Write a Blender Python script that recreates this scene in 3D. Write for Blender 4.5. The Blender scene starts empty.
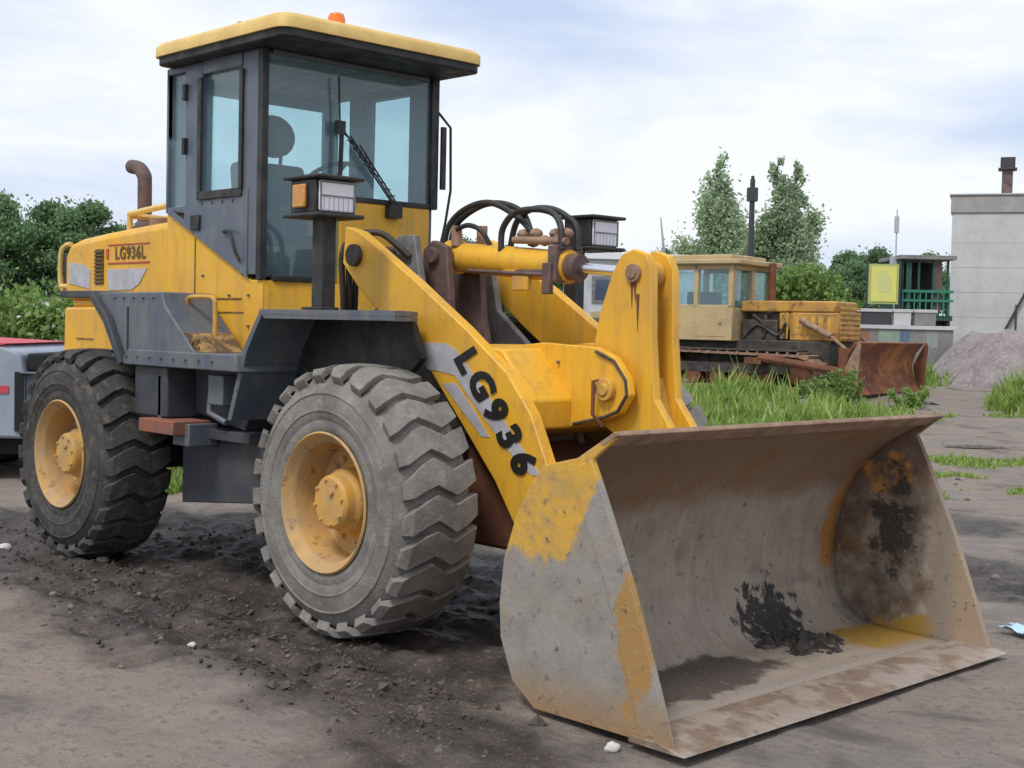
import bpy, bmesh, math, random
import numpy as np
from mathutils import Vector, Matrix, noise
rnd = random.Random(7)
S = bpy.context.scene
COL = S.collection
PI = math.pi
R = math.radians

# ------------------------------------------------------------------ camera
cd = bpy.data.cameras.new('camera'); cam = bpy.data.objects.new('camera', cd); COL.objects.link(cam)
cd.sensor_width = 36.0; cd.lens = 1346.1 / 1024 * 36.0; cd.clip_start = 0.05; cd.clip_end = 2500
_d = Vector((-0.72138, 0.69125, -0.04222)); _r = Vector((0.69101, 0.72250, 0.02228)); _u = Vector((-0.04590, 0.01310, 0.99886))
cam.matrix_world = Matrix(((_r.x, _u.x, -_d.x, 6.7173), (_r.y, _u.y, -_d.y, -4.9840), (_r.z, _u.z, -_d.z, 1.5287), (0, 0, 0, 1)))
S.camera = cam
S.render.resolution_x = 1024; S.render.resolution_y = 768

# ------------------------------------------------------------------ world and sun
SUN_EL, SUN_AZ = 56.0, -75.0      # azimuth measured in the xy plane from +x
w = bpy.data.worlds.new('World'); S.world = w; w.use_nodes = True
nt = w.node_tree; nt.nodes.clear(); N = nt.nodes.new; LK = nt.links.new
out = N('ShaderNodeOutputWorld'); bg = N('ShaderNodeBackground'); bg.inputs['Strength'].default_value = 0.10
sky = N('ShaderNodeTexSky'); sky.sky_type = 'NISHITA'; sky.sun_disc = False
sky.sun_elevation = R(SUN_EL); sky.sun_rotation = R(90 - SUN_AZ); sky.air_density = 1.0; sky.dust_density = 2.0
tc = N('ShaderNodeTexCoord'); mp = N('ShaderNodeMapping'); mp.inputs['Scale'].default_value = (1.0, 1.0, 3.2)
mp.inputs['Location'].default_value = (2.3, 0.6, 0.15)
LK(tc.outputs['Generated'], mp.inputs['Vector'])
nz = N('ShaderNodeTexNoise'); nz.inputs['Scale'].default_value = 3.0; nz.inputs['Detail'].default_value = 7; nz.inputs['Roughness'].default_value = 0.5
nz.inputs['Distortion'].default_value = 0.3
LK(mp.outputs[0], nz.inputs['Vector'])
cr = N('ShaderNodeValToRGB'); cr.color_ramp.elements[0].position = 0.35; cr.color_ramp.elements[0].color = (5.0, 6.0, 7.9, 1)
cr.color_ramp.elements[1].position = 0.56; cr.color_ramp.elements[1].color = (8.5, 8.7, 9.1, 1)
LK(nz.outputs['Fac'], cr.inputs['Fac'])
mx = N('ShaderNodeMixRGB'); mx.inputs['Fac'].default_value = 0.88
LK(sky.outputs[0], mx.inputs[1]); LK(cr.outputs['Color'], mx.inputs[2]); LK(mx.outputs[0], bg.inputs['Color']); LK(bg.outputs[0], out.inputs['Surface'])
sd = bpy.data.lights.new('sun', 'SUN'); sd.energy = 1.7; sd.angle = R(14); sd.color = (1.0, 0.96, 0.9)
so = bpy.data.objects.new('sun', sd); COL.objects.link(so)
sv = Vector((math.cos(R(SUN_EL)) * math.cos(R(SUN_AZ)), math.cos(R(SUN_EL)) * math.sin(R(SUN_AZ)), math.sin(R(SUN_EL))))
so.rotation_euler = sv.to_track_quat('Z', 'Y').to_euler(); so.location = (0, 0, 30)
S.view_settings.view_transform = 'Standard'; S.view_settings.look = 'None'
S.view_settings.exposure = 0.3; S.view_settings.gamma = 1.0
S.cycles.transparent_max_bounces = 32; S.cycles.max_bounces = 12

# ------------------------------------------------------------------ materials
def mat(name, col, rough=0.6, metal=0.0, c2=None, sc=6.0, lo=0.4, hi=0.65, bump=0.0, bsc=40.0, c3=None, sc3=30.0, lo3=0.55, hi3=0.7, spec=0.5, coords='Object', streak=None):
    m = bpy.data.materials.new(name); m.use_nodes = True; t = m.node_tree; b = t.nodes['Principled BSDF']
    b.inputs['Roughness'].default_value = rough; b.inputs['Metallic'].default_value = metal
    b.inputs['Specular IOR Level'].default_value = spec
    b.inputs['Base Color'].default_value = (*col, 1)
    tc = t.nodes.new('ShaderNodeTexCoord'); last = None
    def layer(prev, c, s, lo, hi):
        n = t.nodes.new('ShaderNodeTexNoise'); n.inputs['Scale'].default_value = s; n.inputs['Detail'].default_value = 8; n.inputs['Roughness'].default_value = 0.62
        t.links.new(tc.outputs[coords], n.inputs['Vector'])
        r = t.nodes.new('ShaderNodeMapRange'); r.inputs['From Min'].default_value = lo; r.inputs['From Max'].default_value = hi
        t.links.new(n.outputs['Fac'], r.inputs['Value'])
        x = t.nodes.new('ShaderNodeMixRGB'); t.links.new(r.outputs[0], x.inputs['Fac'])
        if prev is None: x.inputs[1].default_value = (*col, 1)
        else: t.links.new(prev, x.inputs[1])
        x.inputs[2].default_value = (*c, 1)
        return x.outputs[0]
    if c2: last = layer(last, c2, sc, lo, hi)
    if c3: last = layer(last, c3, sc3, lo3, hi3)
    if streak:
        mpn = t.nodes.new('ShaderNodeMapping'); mpn.inputs['Scale'].default_value = (1, 1, 0.10); t.links.new(tc.outputs[coords], mpn.inputs[0])
        for (cc, s_, l_, h_, amt) in ((streak, 16, .50, .74, .55), (tuple(q*.5 for q in streak), 42, .62, .76, .5)):
            n = t.nodes.new('ShaderNodeTexNoise'); n.inputs['Scale'].default_value = s_; n.inputs['Detail'].default_value = 5; t.links.new(mpn.outputs[0], n.inputs['Vector'])
            r = t.nodes.new('ShaderNodeMapRange'); r.inputs['From Min'].default_value = l_; r.inputs['From Max'].default_value = h_; r.inputs['To Max'].default_value = amt; t.links.new(n.outputs['Fac'], r.inputs['Value'])
            x = t.nodes.new('ShaderNodeMixRGB'); t.links.new(r.outputs[0], x.inputs['Fac'])
            if last is None: x.inputs[1].default_value = (*col, 1)
            else: t.links.new(last, x.inputs[1])
            x.inputs[2].default_value = (*cc, 1); last = x.outputs[0]
    if last is not None: t.links.new(last, b.inputs['Base Color'])
    n = t.nodes.new('ShaderNodeTexNoise'); n.inputs['Scale'].default_value = 7; n.inputs['Detail'].default_value = 6; t.links.new(tc.outputs[coords], n.inputs['Vector'])
    r = t.nodes.new('ShaderNodeMapRange'); r.inputs['From Min'].default_value = .3; r.inputs['From Max'].default_value = .7; r.inputs['To Min'].default_value = max(0.02, rough-.12); r.inputs['To Max'].default_value = min(1, rough+.22)
    t.links.new(n.outputs['Fac'], r.inputs['Value'])
    if rough > .3: t.links.new(r.outputs[0], b.inputs['Roughness'])
    if bump:
        n = t.nodes.new('ShaderNodeTexNoise'); n.inputs['Scale'].default_value = bsc; n.inputs['Detail'].default_value = 6
        t.links.new(tc.outputs[coords], n.inputs['Vector'])
        bp = t.nodes.new('ShaderNodeBump'); bp.inputs['Strength'].default_value = bump; bp.inputs['Distance'].default_value = 0.02
        t.links.new(n.outputs['Fac'], bp.inputs['Height']); t.links.new(bp.outputs[0], b.inputs['Normal'])
    return m

YEL = (0.76, 0.41, 0.028)
M = {}
M['yellow'] = mat('loader_yellow_paint', YEL, 0.42, c2=(0.62, 0.34, 0.045), sc=2.2, lo=0.45, hi=0.75, c3=(0.50, 0.26, 0.06), sc3=9, lo3=0.58, hi3=0.80, bump=0.05, bsc=9, streak=(0.42, 0.24, 0.07))
M['yellow_roof'] = mat('faded_roof_paint', (0.74, 0.52, 0.17), 0.5, c2=(0.62, 0.42, 0.13), sc=5, c3=(0.40, 0.29, 0.12), sc3=18, lo3=0.6, hi3=0.8)
M['yellow_worn'] = mat('worn_yellow_paint', (0.66, 0.36, 0.05), 0.55, c2=(0.40, 0.24, 0.09), sc=6, c3=(0.16, 0.09, 0.05), sc3=14, lo3=0.58, hi3=0.7)
M['slate'] = mat('slate_grey_paint', (0.085, 0.105, 0.135), 0.5, c2=(0.16, 0.165, 0.17), sc=3, lo=0.42, hi=0.75, bump=0.05, streak=(0.20, 0.17, 0.145))
M['slate_dark'] = mat('dark_grey_paint', (0.035, 0.042, 0.055), 0.55, c2=(0.085, 0.08, 0.075), sc=4, lo=0.45, hi=0.75)
M['cab_grey'] = mat('cab_frame_grey', (0.09, 0.115, 0.155), 0.4, c2=(0.12, 0.14, 0.165), sc=4, streak=(0.17, 0.16, 0.15))
M['black'] = mat('black_rubber_plastic', (0.012, 0.013, 0.015), 0.5, c2=(0.04, 0.037, 0.034), sc=9)
M['inner_dark'] = mat('oily_dark_steel', (0.03, 0.027, 0.025), 0.6, c2=(0.09, 0.07, 0.055), sc=8)
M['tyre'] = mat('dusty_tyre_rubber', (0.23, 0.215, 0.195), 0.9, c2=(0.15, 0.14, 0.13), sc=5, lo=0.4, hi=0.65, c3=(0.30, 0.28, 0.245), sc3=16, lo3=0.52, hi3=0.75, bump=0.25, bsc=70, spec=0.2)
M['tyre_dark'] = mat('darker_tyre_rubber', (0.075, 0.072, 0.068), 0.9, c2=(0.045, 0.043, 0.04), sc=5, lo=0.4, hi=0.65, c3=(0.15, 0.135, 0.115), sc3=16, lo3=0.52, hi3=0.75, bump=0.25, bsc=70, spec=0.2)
M['rim'] = mat('dusty_yellow_rim', (0.64, 0.34, 0.06), 0.6, c2=(0.40, 0.27, 0.13), sc=6, lo=0.4, hi=0.7, c3=(0.20, 0.11, 0.05), sc3=18, lo3=0.6, hi3=0.72)
M['rim_dusty'] = mat('dust_caked_rim', (0.56, 0.32, 0.09), 0.65, c2=(0.40, 0.27, 0.14), sc=5, lo=0.35, hi=0.6, c3=(0.16, 0.09, 0.045), sc3=13, lo3=0.58, hi3=0.7, bump=.15)
M['chrome'] = mat('polished_steel_rod', (0.75, 0.76, 0.78), 0.22, 1.0)
M['tread'] = mat('rusty_tread', (0.36, 0.22, 0.08), 0.8, c2=(0.12, 0.07, 0.04), sc=16, lo=.42, hi=.55)
M['steel_grey'] = mat('grey_painted_steel', (0.22, 0.23, 0.24), 0.5, c2=(0.12, 0.11, 0.10), sc=7)
M['rust'] = mat('rusty_brown_steel', (0.13, 0.05, 0.028), 0.85, c2=(0.22, 0.085, 0.035), sc=3, c3=(0.06, 0.03, 0.02), sc3=12, bump=0.1)
M['rust_pale'] = mat('pale_rusty_steel', (0.34, 0.22, 0.15), 0.8, c2=(0.20, 0.12, 0.08), sc=9)
M['rust_blade'] = mat('orange_rust_blade', (0.17, 0.062, 0.03), .85, c2=(0.36, 0.13, 0.04), sc=1.6, lo=.48, hi=.62, c3=(0.08, .04, .03), sc3=7, bump=.1)
M['redrust'] = mat('red_rusty_step', (0.30, 0.09, 0.05), 0.8, c2=(0.16, 0.10, 0.08), sc=14)
M['white_decal'] = mat('pale_grey_decal', (0.46, 0.46, 0.50), 0.5, c2=(0.36, 0.35, 0.36), sc=8)
M['blackdecal'] = mat('black_lettering', (0.012, 0.011, 0.010), 0.5)
M['red_decal'] = mat('red_decal', (0.42, 0.06, 0.03), 0.5)
M['louvre'] = mat('grimy_louvre', (0.20, 0.12, 0.04), 0.7, c2=(0.07, 0.05, 0.03), sc=20)
M['seat'] = mat('dark_seat_fabric', (0.035, 0.045, 0.05), 0.9)
M['beacon'] = mat('orange_lens', (0.85, 0.20, 0.03), 0.25)
M['amber'] = mat('amber_lens', (0.62, 0.28, 0.05), 0.25, c2=(0.45, 0.22, 0.06), sc=30)
M['lampglass'] = mat('lamp_glass', (0.74, 0.74, 0.80), 0.10)
M['exhaust'] = mat('brown_exhaust_steel', (0.10, 0.065, 0.06), 0.7, c2=(0.16, 0.10, 0.085), sc=12)

def glass(name, tint, gloss=0.5):
    m = bpy.data.materials.new(name); m.use_nodes = True; t = m.node_tree; t.nodes.clear()
    o = t.nodes.new('ShaderNodeOutputMaterial'); tr = t.nodes.new('ShaderNodeBsdfTransparent'); tr.inputs[0].default_value = (*tint, 1)
    g = t.nodes.new('ShaderNodeBsdfGlossy'); g.inputs['Roughness'].default_value = 0.03; g.inputs[0].default_value = (0.9, 0.95, 1, 1)
    lw = t.nodes.new('ShaderNodeLayerWeight'); lw.inputs[0].default_value = 0.5
    pw = t.nodes.new('ShaderNodeMath'); pw.operation = 'POWER'; t.links.new(lw.outputs['Facing'], pw.inputs[0]); pw.inputs[1].default_value = 4.0
    f = t.nodes.new('ShaderNodeMapRange'); f.inputs['To Min'].default_value = 0.035; f.inputs['To Max'].default_value = 0.7; t.links.new(pw.outputs[0], f.inputs['Value'])
    dd = t.nodes.new('ShaderNodeBsdfDiffuse'); dd.inputs[0].default_value = (0.50, 0.66, 0.72, 1)
    m2 = t.nodes.new('ShaderNodeMixShader'); m2.inputs[0].default_value = 0.11
    t.links.new(tr.outputs[0], m2.inputs[1]); t.links.new(dd.outputs[0], m2.inputs[2])
    mm = t.nodes.new('ShaderNodeMixShader'); t.links.new(f.outputs[0], mm.inputs[0]); t.links.new(m2.outputs[0], mm.inputs[1]); t.links.new(g.outputs[0], mm.inputs[2])
    t.links.new(mm.outputs[0], o.inputs[0]); return m
M['glass'] = glass('tinted_cab_glass', (0.84, 0.95, 0.97))
M['glass_dark'] = mat('dark_window_glass', (0.06, 0.09, 0.14), 0.08)

# ------------------------------------------------------------------ mesh helpers
class MB:
    def __init__(s): s.v = []; s.f = []
    def add(s, vs, fs, T=None):
        o = len(s.v); s.v += [tuple(T @ Vector(v)) if T is not None else tuple(v) for v in vs]
        s.f += [tuple(i + o for i in f) for f in fs]; return s
    def box(s, x0, x1, y0, y1, z0, z1, T=None):
        return s.add([(x0,y0,z0),(x1,y0,z0),(x1,y1,z0),(x0,y1,z0),(x0,y0,z1),(x1,y0,z1),(x1,y1,z1),(x0,y1,z1)],
                     [(0,3,2,1),(4,5,6,7),(0,1,5,4),(1,2,6,5),(2,3,7,6),(3,0,4,7)], T)
    def prism(s, poly, y0, y1, T=None):       # poly in (x, z), extruded along y
        n = len(poly)
        vs = [(x, y0, z) for x, z in poly] + [(x, y1, z) for x, z in poly]
        fs = [tuple(range(n)), tuple(range(2*n-1, n-1, -1))] + [(i, i+n, (i+1) % n + n, (i+1) % n) for i in range(n)]
        return s.add(vs, fs, T)
    def plan(s, poly, z0, z1, T=None):        # poly in (x, y), extruded along z
        n = len(poly)
        vs = [(x, y, z0) for x, y in poly] + [(x, y, z1) for x, y in poly]
        fs = [tuple(range(n))[::-1], tuple(range(n, 2*n))] + [(i, (i+1) % n, (i+1) % n + n, i+n) for i in range(n)]
        return s.add(vs, fs, T)
    def tube(s, pts, r, n=10, r2=None, cap=True):
        pts = [Vector(p) for p in pts]; k = len(pts); o = len(s.v); up = None
        for i, p in enumerate(pts):
            t = (pts[min(i+1, k-1)] - pts[max(i-1, 0)]).normalized()
            a = Vector((0, 0, 1)) if abs(t.z) < 0.9 else Vector((1, 0, 0))
            if up is None: up = (a - t * a.dot(t)).normalized()
            else:
                up = up - t * up.dot(t); up = up.normalized() if up.length > 1e-6 else (a - t * a.dot(t)).normalized()
            b = t.cross(up); rr = r if r2 is None else r + (r2 - r) * i / (k - 1)
            if isinstance(r, (list, tuple)): rr = r[i]
            s.v += [tuple(p + (up * math.cos(2*PI*j/n) + b * math.sin(2*PI*j/n)) * rr) for j in range(n)]
        for i in range(k-1):
            for j in range(n):
                s.f.append((o+i*n+j, o+i*n+(j+1) % n, o+(i+1)*n+(j+1) % n, o+(i+1)*n+j))
        if cap: s.f.append(tuple(o+j for j in range(n))[::-1]); s.f.append(tuple(o+(k-1)*n+j for j in range(n)))
        return s
    def lathe_y(s, prof, n=64, T=None, closed=False):   # prof: (r, y) about the y axis
        vs = []; k = len(prof)
        for i in range(n):
            a = 2*PI*i/n
            vs += [(r*math.cos(a), y, r*math.sin(a)) for r, y in prof]
        fs = []
        for i in range(n):
            j = (i+1) % n
            for q in range(k if closed else k-1):
                fs.append((i*k+q, j*k+q, j*k+(q+1) % k, i*k+(q+1) % k))
        return s.add(vs, fs, T)
    def cyl(s, a, b, r, n=20): return s.tube([a, b], r, n)
    def ball(s, c, rad, n=10, T=None):
        vs = []; fs = []; m = n // 2
        if not isinstance(rad, tuple): rad = (rad,)*3
        for i in range(m+1):
            for j in range(n):
                t = PI*i/m; p = 2*PI*j/n
                vs.append((c[0]+rad[0]*math.sin(t)*math.cos(p), c[1]+rad[1]*math.sin(t)*math.sin(p), c[2]+rad[2]*math.cos(t)))
        for i in range(m):
            for j in range(n): fs.append((i*n+j, (i+1)*n+j, (i+1)*n+(j+1) % n, i*n+(j+1) % n))
        return s.add(vs, fs, T)
    def build(s, name, material, parent=None, bevel=0.0, smooth=None, loc=None, rot=None):
        me = bpy.data.meshes.new(name); me.from_pydata(s.v, [], s.f); me.update()
        bm = bmesh.new(); bm.from_mesh(me); bmesh.ops.remove_doubles(bm, verts=bm.verts, dist=1e-5)
        bmesh.ops.recalc_face_normals(bm, faces=bm.faces); bm.to_mesh(me); bm.free()
        me.materials.append(material if not isinstance(material, str) else M[material])
        o = bpy.data.objects.new(name, me); COL.objects.link(o)
        if parent is not None: o.parent = parent
        if loc: o.location = loc
        if rot: o.rotation_euler = rot
        if smooth is not None or bevel:
            a = R(smooth if smooth is not None else 35)
            me.polygons.foreach_set('use_smooth', [True]*len(me.polygons))
            bm = bmesh.new(); bm.from_mesh(me)
            for e in bm.edges: e.smooth = not (len(e.link_faces) == 2 and e.calc_face_angle(0) > a)
            bm.to_mesh(me); bm.free()
        if bevel:
            b = o.modifiers.new('bevel', 'BEVEL'); b.width = bevel; b.segments = 2; b.limit_method = 'ANGLE'; b.angle_limit = R(32); b.harden_normals = False
        return o

def spline(pts, n=8):
    P = [Vector(p) for p in pts]; P = [2*P[0]-P[1]] + P + [2*P[-1]-P[-2]]; o = []
    for i in range(1, len(P)-2):
        for k in range(n):
            t = k/n; a, b, c, d = P[i-1], P[i], P[i+1], P[i+2]
            o.append(0.5*((2*b)+(c-a)*t+(2*a-5*b+4*c-d)*t*t+(3*b-a-3*c+d)*t*t*t))
    o.append(P[-2]); return o

def tag(o, label=None, cat=None, group=None, kind=None):
    if label: o['label'] = label
    if cat: o['category'] = cat
    if group: o['group'] = group
    if kind: o['kind'] = kind
    return o
def empty(name, loc=(0, 0, 0), rz=0.0):
    o = bpy.data.objects.new(name, None); COL.objects.link(o); o.location = loc; o.rotation_euler = (0, 0, rz); o.empty_display_size = 0.3; return o
def copy_tree(o, parent=None):
    c = o.copy(); COL.objects.link(c); c.parent = parent
    for ch in [x for x in bpy.data.objects if x.parent == o]: copy_tree(ch, c)
    return c
def text_part(name, s, size, material, parent, Mx, thick=0.003, offset=0.0, shear=0.0, spacing=1.0):
    cu = bpy.data.curves.new(name, 'FONT'); cu.body = s; cu.size = size; cu.extrude = thick; cu.offset = offset; cu.shear = shear; cu.space_character = spacing
    cu.align_x = 'CENTER'; cu.align_y = 'CENTER'; cu.resolution_u = 4
    tmp = bpy.data.objects.new('tmp', cu); COL.objects.link(tmp)
    dg = bpy.context.evaluated_depsgraph_get(); me = bpy.data.meshes.new_from_object(tmp.evaluated_get(dg)); bpy.data.objects.remove(tmp)
    me.transform(Mx); me.materials.append(M[material]); o = bpy.data.objects.new(name, me); COL.objects.link(o); o.parent = parent
    return o

# ground height: level round the loader, rising gently towards the back of the yard
def gz(x, y):
    t = (math.hypot(x-3, y+2) - 6) / 29.0; t = min(1, max(0, t)); return 0.7 * t*t*(3-2*t)
# yard frame: s metres to the right, t metres away along the yard
CX, CY = 6.7173, -4.9840
DX, DY = -0.7220, 0.6918
def W(s, t): return (CX + DX*t + DY*s, CY + DY*t - DX*s)
YAW = math.atan2(0.7220, 0.6918)      # the direction "to the right" in world

# ------------------------------------------------------------------ ground
def fbm(x, y, sc, o=4):
    return noise.fractal(Vector((x*sc, y*sc, 3.7)), 0.9, 2.0, o)
def seg_dist(px, py, ax, ay, bx, by):
    dx, dy = bx-ax, by-ay; t = max(0, min(1, ((px-ax)*dx+(py-ay)*dy)/(dx*dx+dy*dy))); return math.hypot(px-ax-t*dx, py-ay-t*dy)
MUD_SHADE = [((-9, -1.2), (-3.2, -.95)), ((-3.2, -.95), (-1.2, -1.25)), ((-1.2, -1.25), (0.9, -1.35)), ((0.9, -1.35), (2.4, -1.5)), ((-3, 0.1), (1.5, 0.0)), ((-1.5, -.5), (1.2, -.55)), ((2.4, -1.45), (3.0, -1.6)), ((-1.5, 4.2), (3.2, 3.2)), ((-3.5, 6.5), (1.5, 5.2)), ((-2.2, -.2), (1.9, -.2)), ((-2.2, .8), (2.0, .7)), ((1.6, -.7), (2.7, .3))]  # mud bands; segments beneath the loader also paint its shadow into the ground
def mud_shade(x, y):
    d = min(seg_dist(x, y, *a, *b) for a, b in MUD_SHADE) + 0.34*fbm(x, y, 1.3) + 0.12*fbm(x, y, 5)
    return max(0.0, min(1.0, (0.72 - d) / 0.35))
def ground_z(x, y):
    z = gz(x, y); r = math.hypot(x-2, y)
    if r < 45:
        k = mud_shade(x, y)
        h = 0.012*fbm(x, y, 0.8) + 0.006*fbm(x+9, y, 3.5)
        h += k*(0.022*fbm(x, y, 5.0) + 0.026*abs(fbm(x+4, y, 11)) )
        h += 0.007*fbm(x*.6, y*1.3, 2.4) + k*0.018*math.sin(y*17+fbm(x, y, .8)*3)
        far = min(1, max(0, (r-7)/10)); h += far*0.05*fbm(x, y, 0.5)
        # keep it level where wheels and bucket rest
        z += h - 0.022
    return z
def ground():
    def axis(c, near, step, far):
        a = list(np.arange(c-near, c+near+1e-6, step)); q = step; lo, hi = a[0], a[-1]; L = []; H = []
        while hi < far:
            q *= 1.13; lo -= q; hi += q; L.append(lo); H.append(hi)
        return L[::-1] + a + H
    xs = axis(1.6, 5.6, 0.034, 900); ys = axis(-1.4, 4.4, 0.034, 900)
    nx, ny = len(xs), len(ys)
    vs = [(x, y, ground_z(x, y)) for y in ys for x in xs]
    fs = [(j*nx+i, j*nx+i+1, (j+1)*nx+i+1, (j+1)*nx+i) for j in range(ny-1) for i in range(nx-1)]
    me = bpy.data.meshes.new('ground'); me.from_pydata(vs, [], fs)
    me.polygons.foreach_set('use_smooth', [True]*len(fs))
    at = me.attributes.new('mud', 'FLOAT', 'POINT')  # mud mask, including the shade painted under the loader
    at.data.foreach_set('value', [mud_shade(v[0], v[1]) if abs(v[0]) < 30 and abs(v[1]) < 30 else 0.0 for v in vs])
    o = bpy.data.objects.new('ground', me); COL.objects.link(o); tag(o, kind='structure')
    m = bpy.data.materials.new('packed_dirt'); m.use_nodes = True; t = m.node_tree; b = t.nodes['Principled BSDF']
    tcn = t.nodes.new('ShaderNodeTexCoord')
    def nz(s, det=8, rg=0.6, dist=0.0):
        n = t.nodes.new('ShaderNodeTexNoise'); n.inputs['Scale'].default_value = s; n.inputs['Detail'].default_value = det; n.inputs['Roughness'].default_value = rg
        n.inputs['Distortion'].default_value = dist
        t.links.new(tcn.outputs['Object'], n.inputs['Vector']); return n
    def rng(src, lo, hi):
        r = t.nodes.new('ShaderNodeMapRange'); r.inputs['From Min'].default_value = lo; r.inputs['From Max'].default_value = hi; t.links.new(src, r.inputs['Value']); return r.outputs[0]
    def mix(f, a, bb):
        x = t.nodes.new('ShaderNodeMixRGB'); t.links.new(f, x.inputs['Fac'])
        for k, q in ((1, a), (2, bb)):
            if isinstance(q, tuple): x.inputs[k].default_value = (*q, 1)
            else: t.links.new(q, x.inputs[k])
        return x.outputs[0]
    mpg = t.nodes.new('ShaderNodeMapping'); mpg.inputs['Scale'].default_value = (.7, 1.25, 1); mpg.inputs['Rotation'].default_value = (0, 0, R(12)); t.links.new(tcn.outputs['Object'], mpg.inputs[0])
    ns = nz(2.0, 9, .62, .4); t.links.new(mpg.outputs[0], ns.inputs['Vector'])
    n1 = nz(0.7); n2 = nz(4.5); n3 = nz(26); n4 = nz(90, 4)
    c = mix(rng(n1.outputs['Fac'], 0.40, 0.62), (0.265, 0.213, 0.175), (0.200, 0.178, 0.160))
    c = mix(rng(n2.outputs['Fac'], 0.45, 0.70), c, (0.29, 0.235, 0.195))
    c = mix(rng(n3.outputs['Fac'], 0.52, 0.70), c, (0.15, 0.13, 0.12))
    c = mix(rng(n4.outputs['Fac'], 0.62, 0.74), c, (0.36, 0.32, 0.28))
    c = mix(rng(ns.outputs['Fac'], 0.55, 0.68), c, (0.125, 0.108, 0.097))
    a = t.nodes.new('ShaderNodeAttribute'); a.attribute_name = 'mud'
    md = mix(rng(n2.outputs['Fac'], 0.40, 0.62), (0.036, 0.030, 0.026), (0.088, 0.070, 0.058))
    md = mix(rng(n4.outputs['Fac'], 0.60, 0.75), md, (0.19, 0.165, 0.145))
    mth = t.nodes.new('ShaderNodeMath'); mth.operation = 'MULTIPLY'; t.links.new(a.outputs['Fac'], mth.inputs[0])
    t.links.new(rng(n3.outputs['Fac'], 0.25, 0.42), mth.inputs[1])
    c = mix(mth.outputs[0], c, md)  # dark colour for mud and for the loader's painted shade
    # grassy tint far out in the yard
    gm = t.nodes.new('ShaderNodeVectorMath'); gm.operation = 'LENGTH'; t.links.new(tcn.outputs['Object'], gm.inputs[0])
    gf = t.nodes.new('ShaderNodeMath'); gf.operation = 'MULTIPLY'; t.links.new(rng(gm.outputs['Value'], 19, 40), gf.inputs[0]); t.links.new(rng(nz(0.35).outputs['Fac'], 0.38, 0.55), gf.inputs[1])
    c = mix(gf.outputs[0], c, (0.085, 0.13, 0.035))
    t.links.new(c, b.inputs['Base Color'])
    rr_ = t.nodes.new('ShaderNodeMapRange'); rr_.inputs['To Min'].default_value = .9; rr_.inputs['To Max'].default_value = .5; t.links.new(mth.outputs[0], rr_.inputs['Value']); t.links.new(rr_.outputs[0], b.inputs['Roughness']); b.inputs['Specular IOR Level'].default_value = 0.35
    bp = t.nodes.new('ShaderNodeBump'); bp.inputs['Strength'].default_value = 0.7; bp.inputs['Distance'].default_value = 0.02
    ad = t.nodes.new('ShaderNodeMath'); ad.operation = 'ADD'; t.links.new(n3.outputs['Fac'], ad.inputs[0]); t.links.new(n4.outputs['Fac'], ad.inputs[1])
    t.links.new(ad.outputs[0], bp.inputs['Height']); t.links.new(bp.outputs[0], b.inputs['Normal'])
    me.materials.append(m); return o
ground()

# ------------------------------------------------------------------ trees and plants
def leafmat(name, a, b_, c):
    m = bpy.data.materials.new(name); m.use_nodes = True; t = m.node_tree; b = t.nodes['Principled BSDF']
    g = t.nodes.new('ShaderNodeNewGeometry'); r = t.nodes.new('ShaderNodeValToRGB')
    r.color_ramp.elements[0].color = (*a, 1); r.color_ramp.elements[1].color = (*c, 1); e = r.color_ramp.elements.new(0.5); e.color = (*b_, 1)
    t.links.new(g.outputs['Random Per Island'], r.inputs['Fac'])
    oi = t.nodes.new('ShaderNodeObjectInfo'); h = t.nodes.new('ShaderNodeHueSaturation')
    mr = t.nodes.new('ShaderNodeMapRange'); mr.inputs['To Min'].default_value = 0.92; mr.inputs['To Max'].default_value = 1.15
    t.links.new(oi.outputs['Random'], mr.inputs['Value']); t.links.new(mr.outputs[0], h.inputs['Value']); t.links.new(r.outputs[0], h.inputs['Color'])
    t.links.new(h.outputs[0], b.inputs['Base Color']); b.inputs['Roughness'].default_value = 0.7; b.inputs['Specular IOR Level'].default_value = 0.25
    tr = t.nodes.new('ShaderNodeBsdfTranslucent'); t.links.new(h.outputs[0], tr.inputs[0]); mm = t.nodes.new('ShaderNodeMixShader'); mm.inputs[0].default_value = 0.4
    t.links.new(b.outputs[0], mm.inputs[1]); t.links.new(tr.outputs[0], mm.inputs[2]); t.links.new(mm.outputs[0], t.nodes['Material Output'].inputs[0])
    return m
M['leaf_dark'] = leafmat('dark_foliage', (0.12, 0.21, 0.10), (0.165, 0.27, 0.13), (0.23, 0.34, 0.17))
M['leaf_pale'] = leafmat('silvery_foliage', (0.28, 0.38, 0.21), (0.37, 0.47, 0.29), (0.48, 0.57, 0.40))
M['leaf_bright'] = leafmat('bright_foliage', (0.15, 0.25, 0.06), (0.22, 0.34, 0.09), (0.33, 0.44, 0.17))
M['grass'] = leafmat('grass_blades', (0.16, 0.27, 0.05), (0.25, 0.38, 0.08), (0.42, 0.48, 0.18))
M['bark'] = mat('grey_bark', (0.16, 0.14, 0.12), 0.9, c2=(0.07, 0.06, 0.05), sc=9)
M['flower'] = mat('white_blossom', (0.6, 0.6, 0.52), 0.8)

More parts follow.
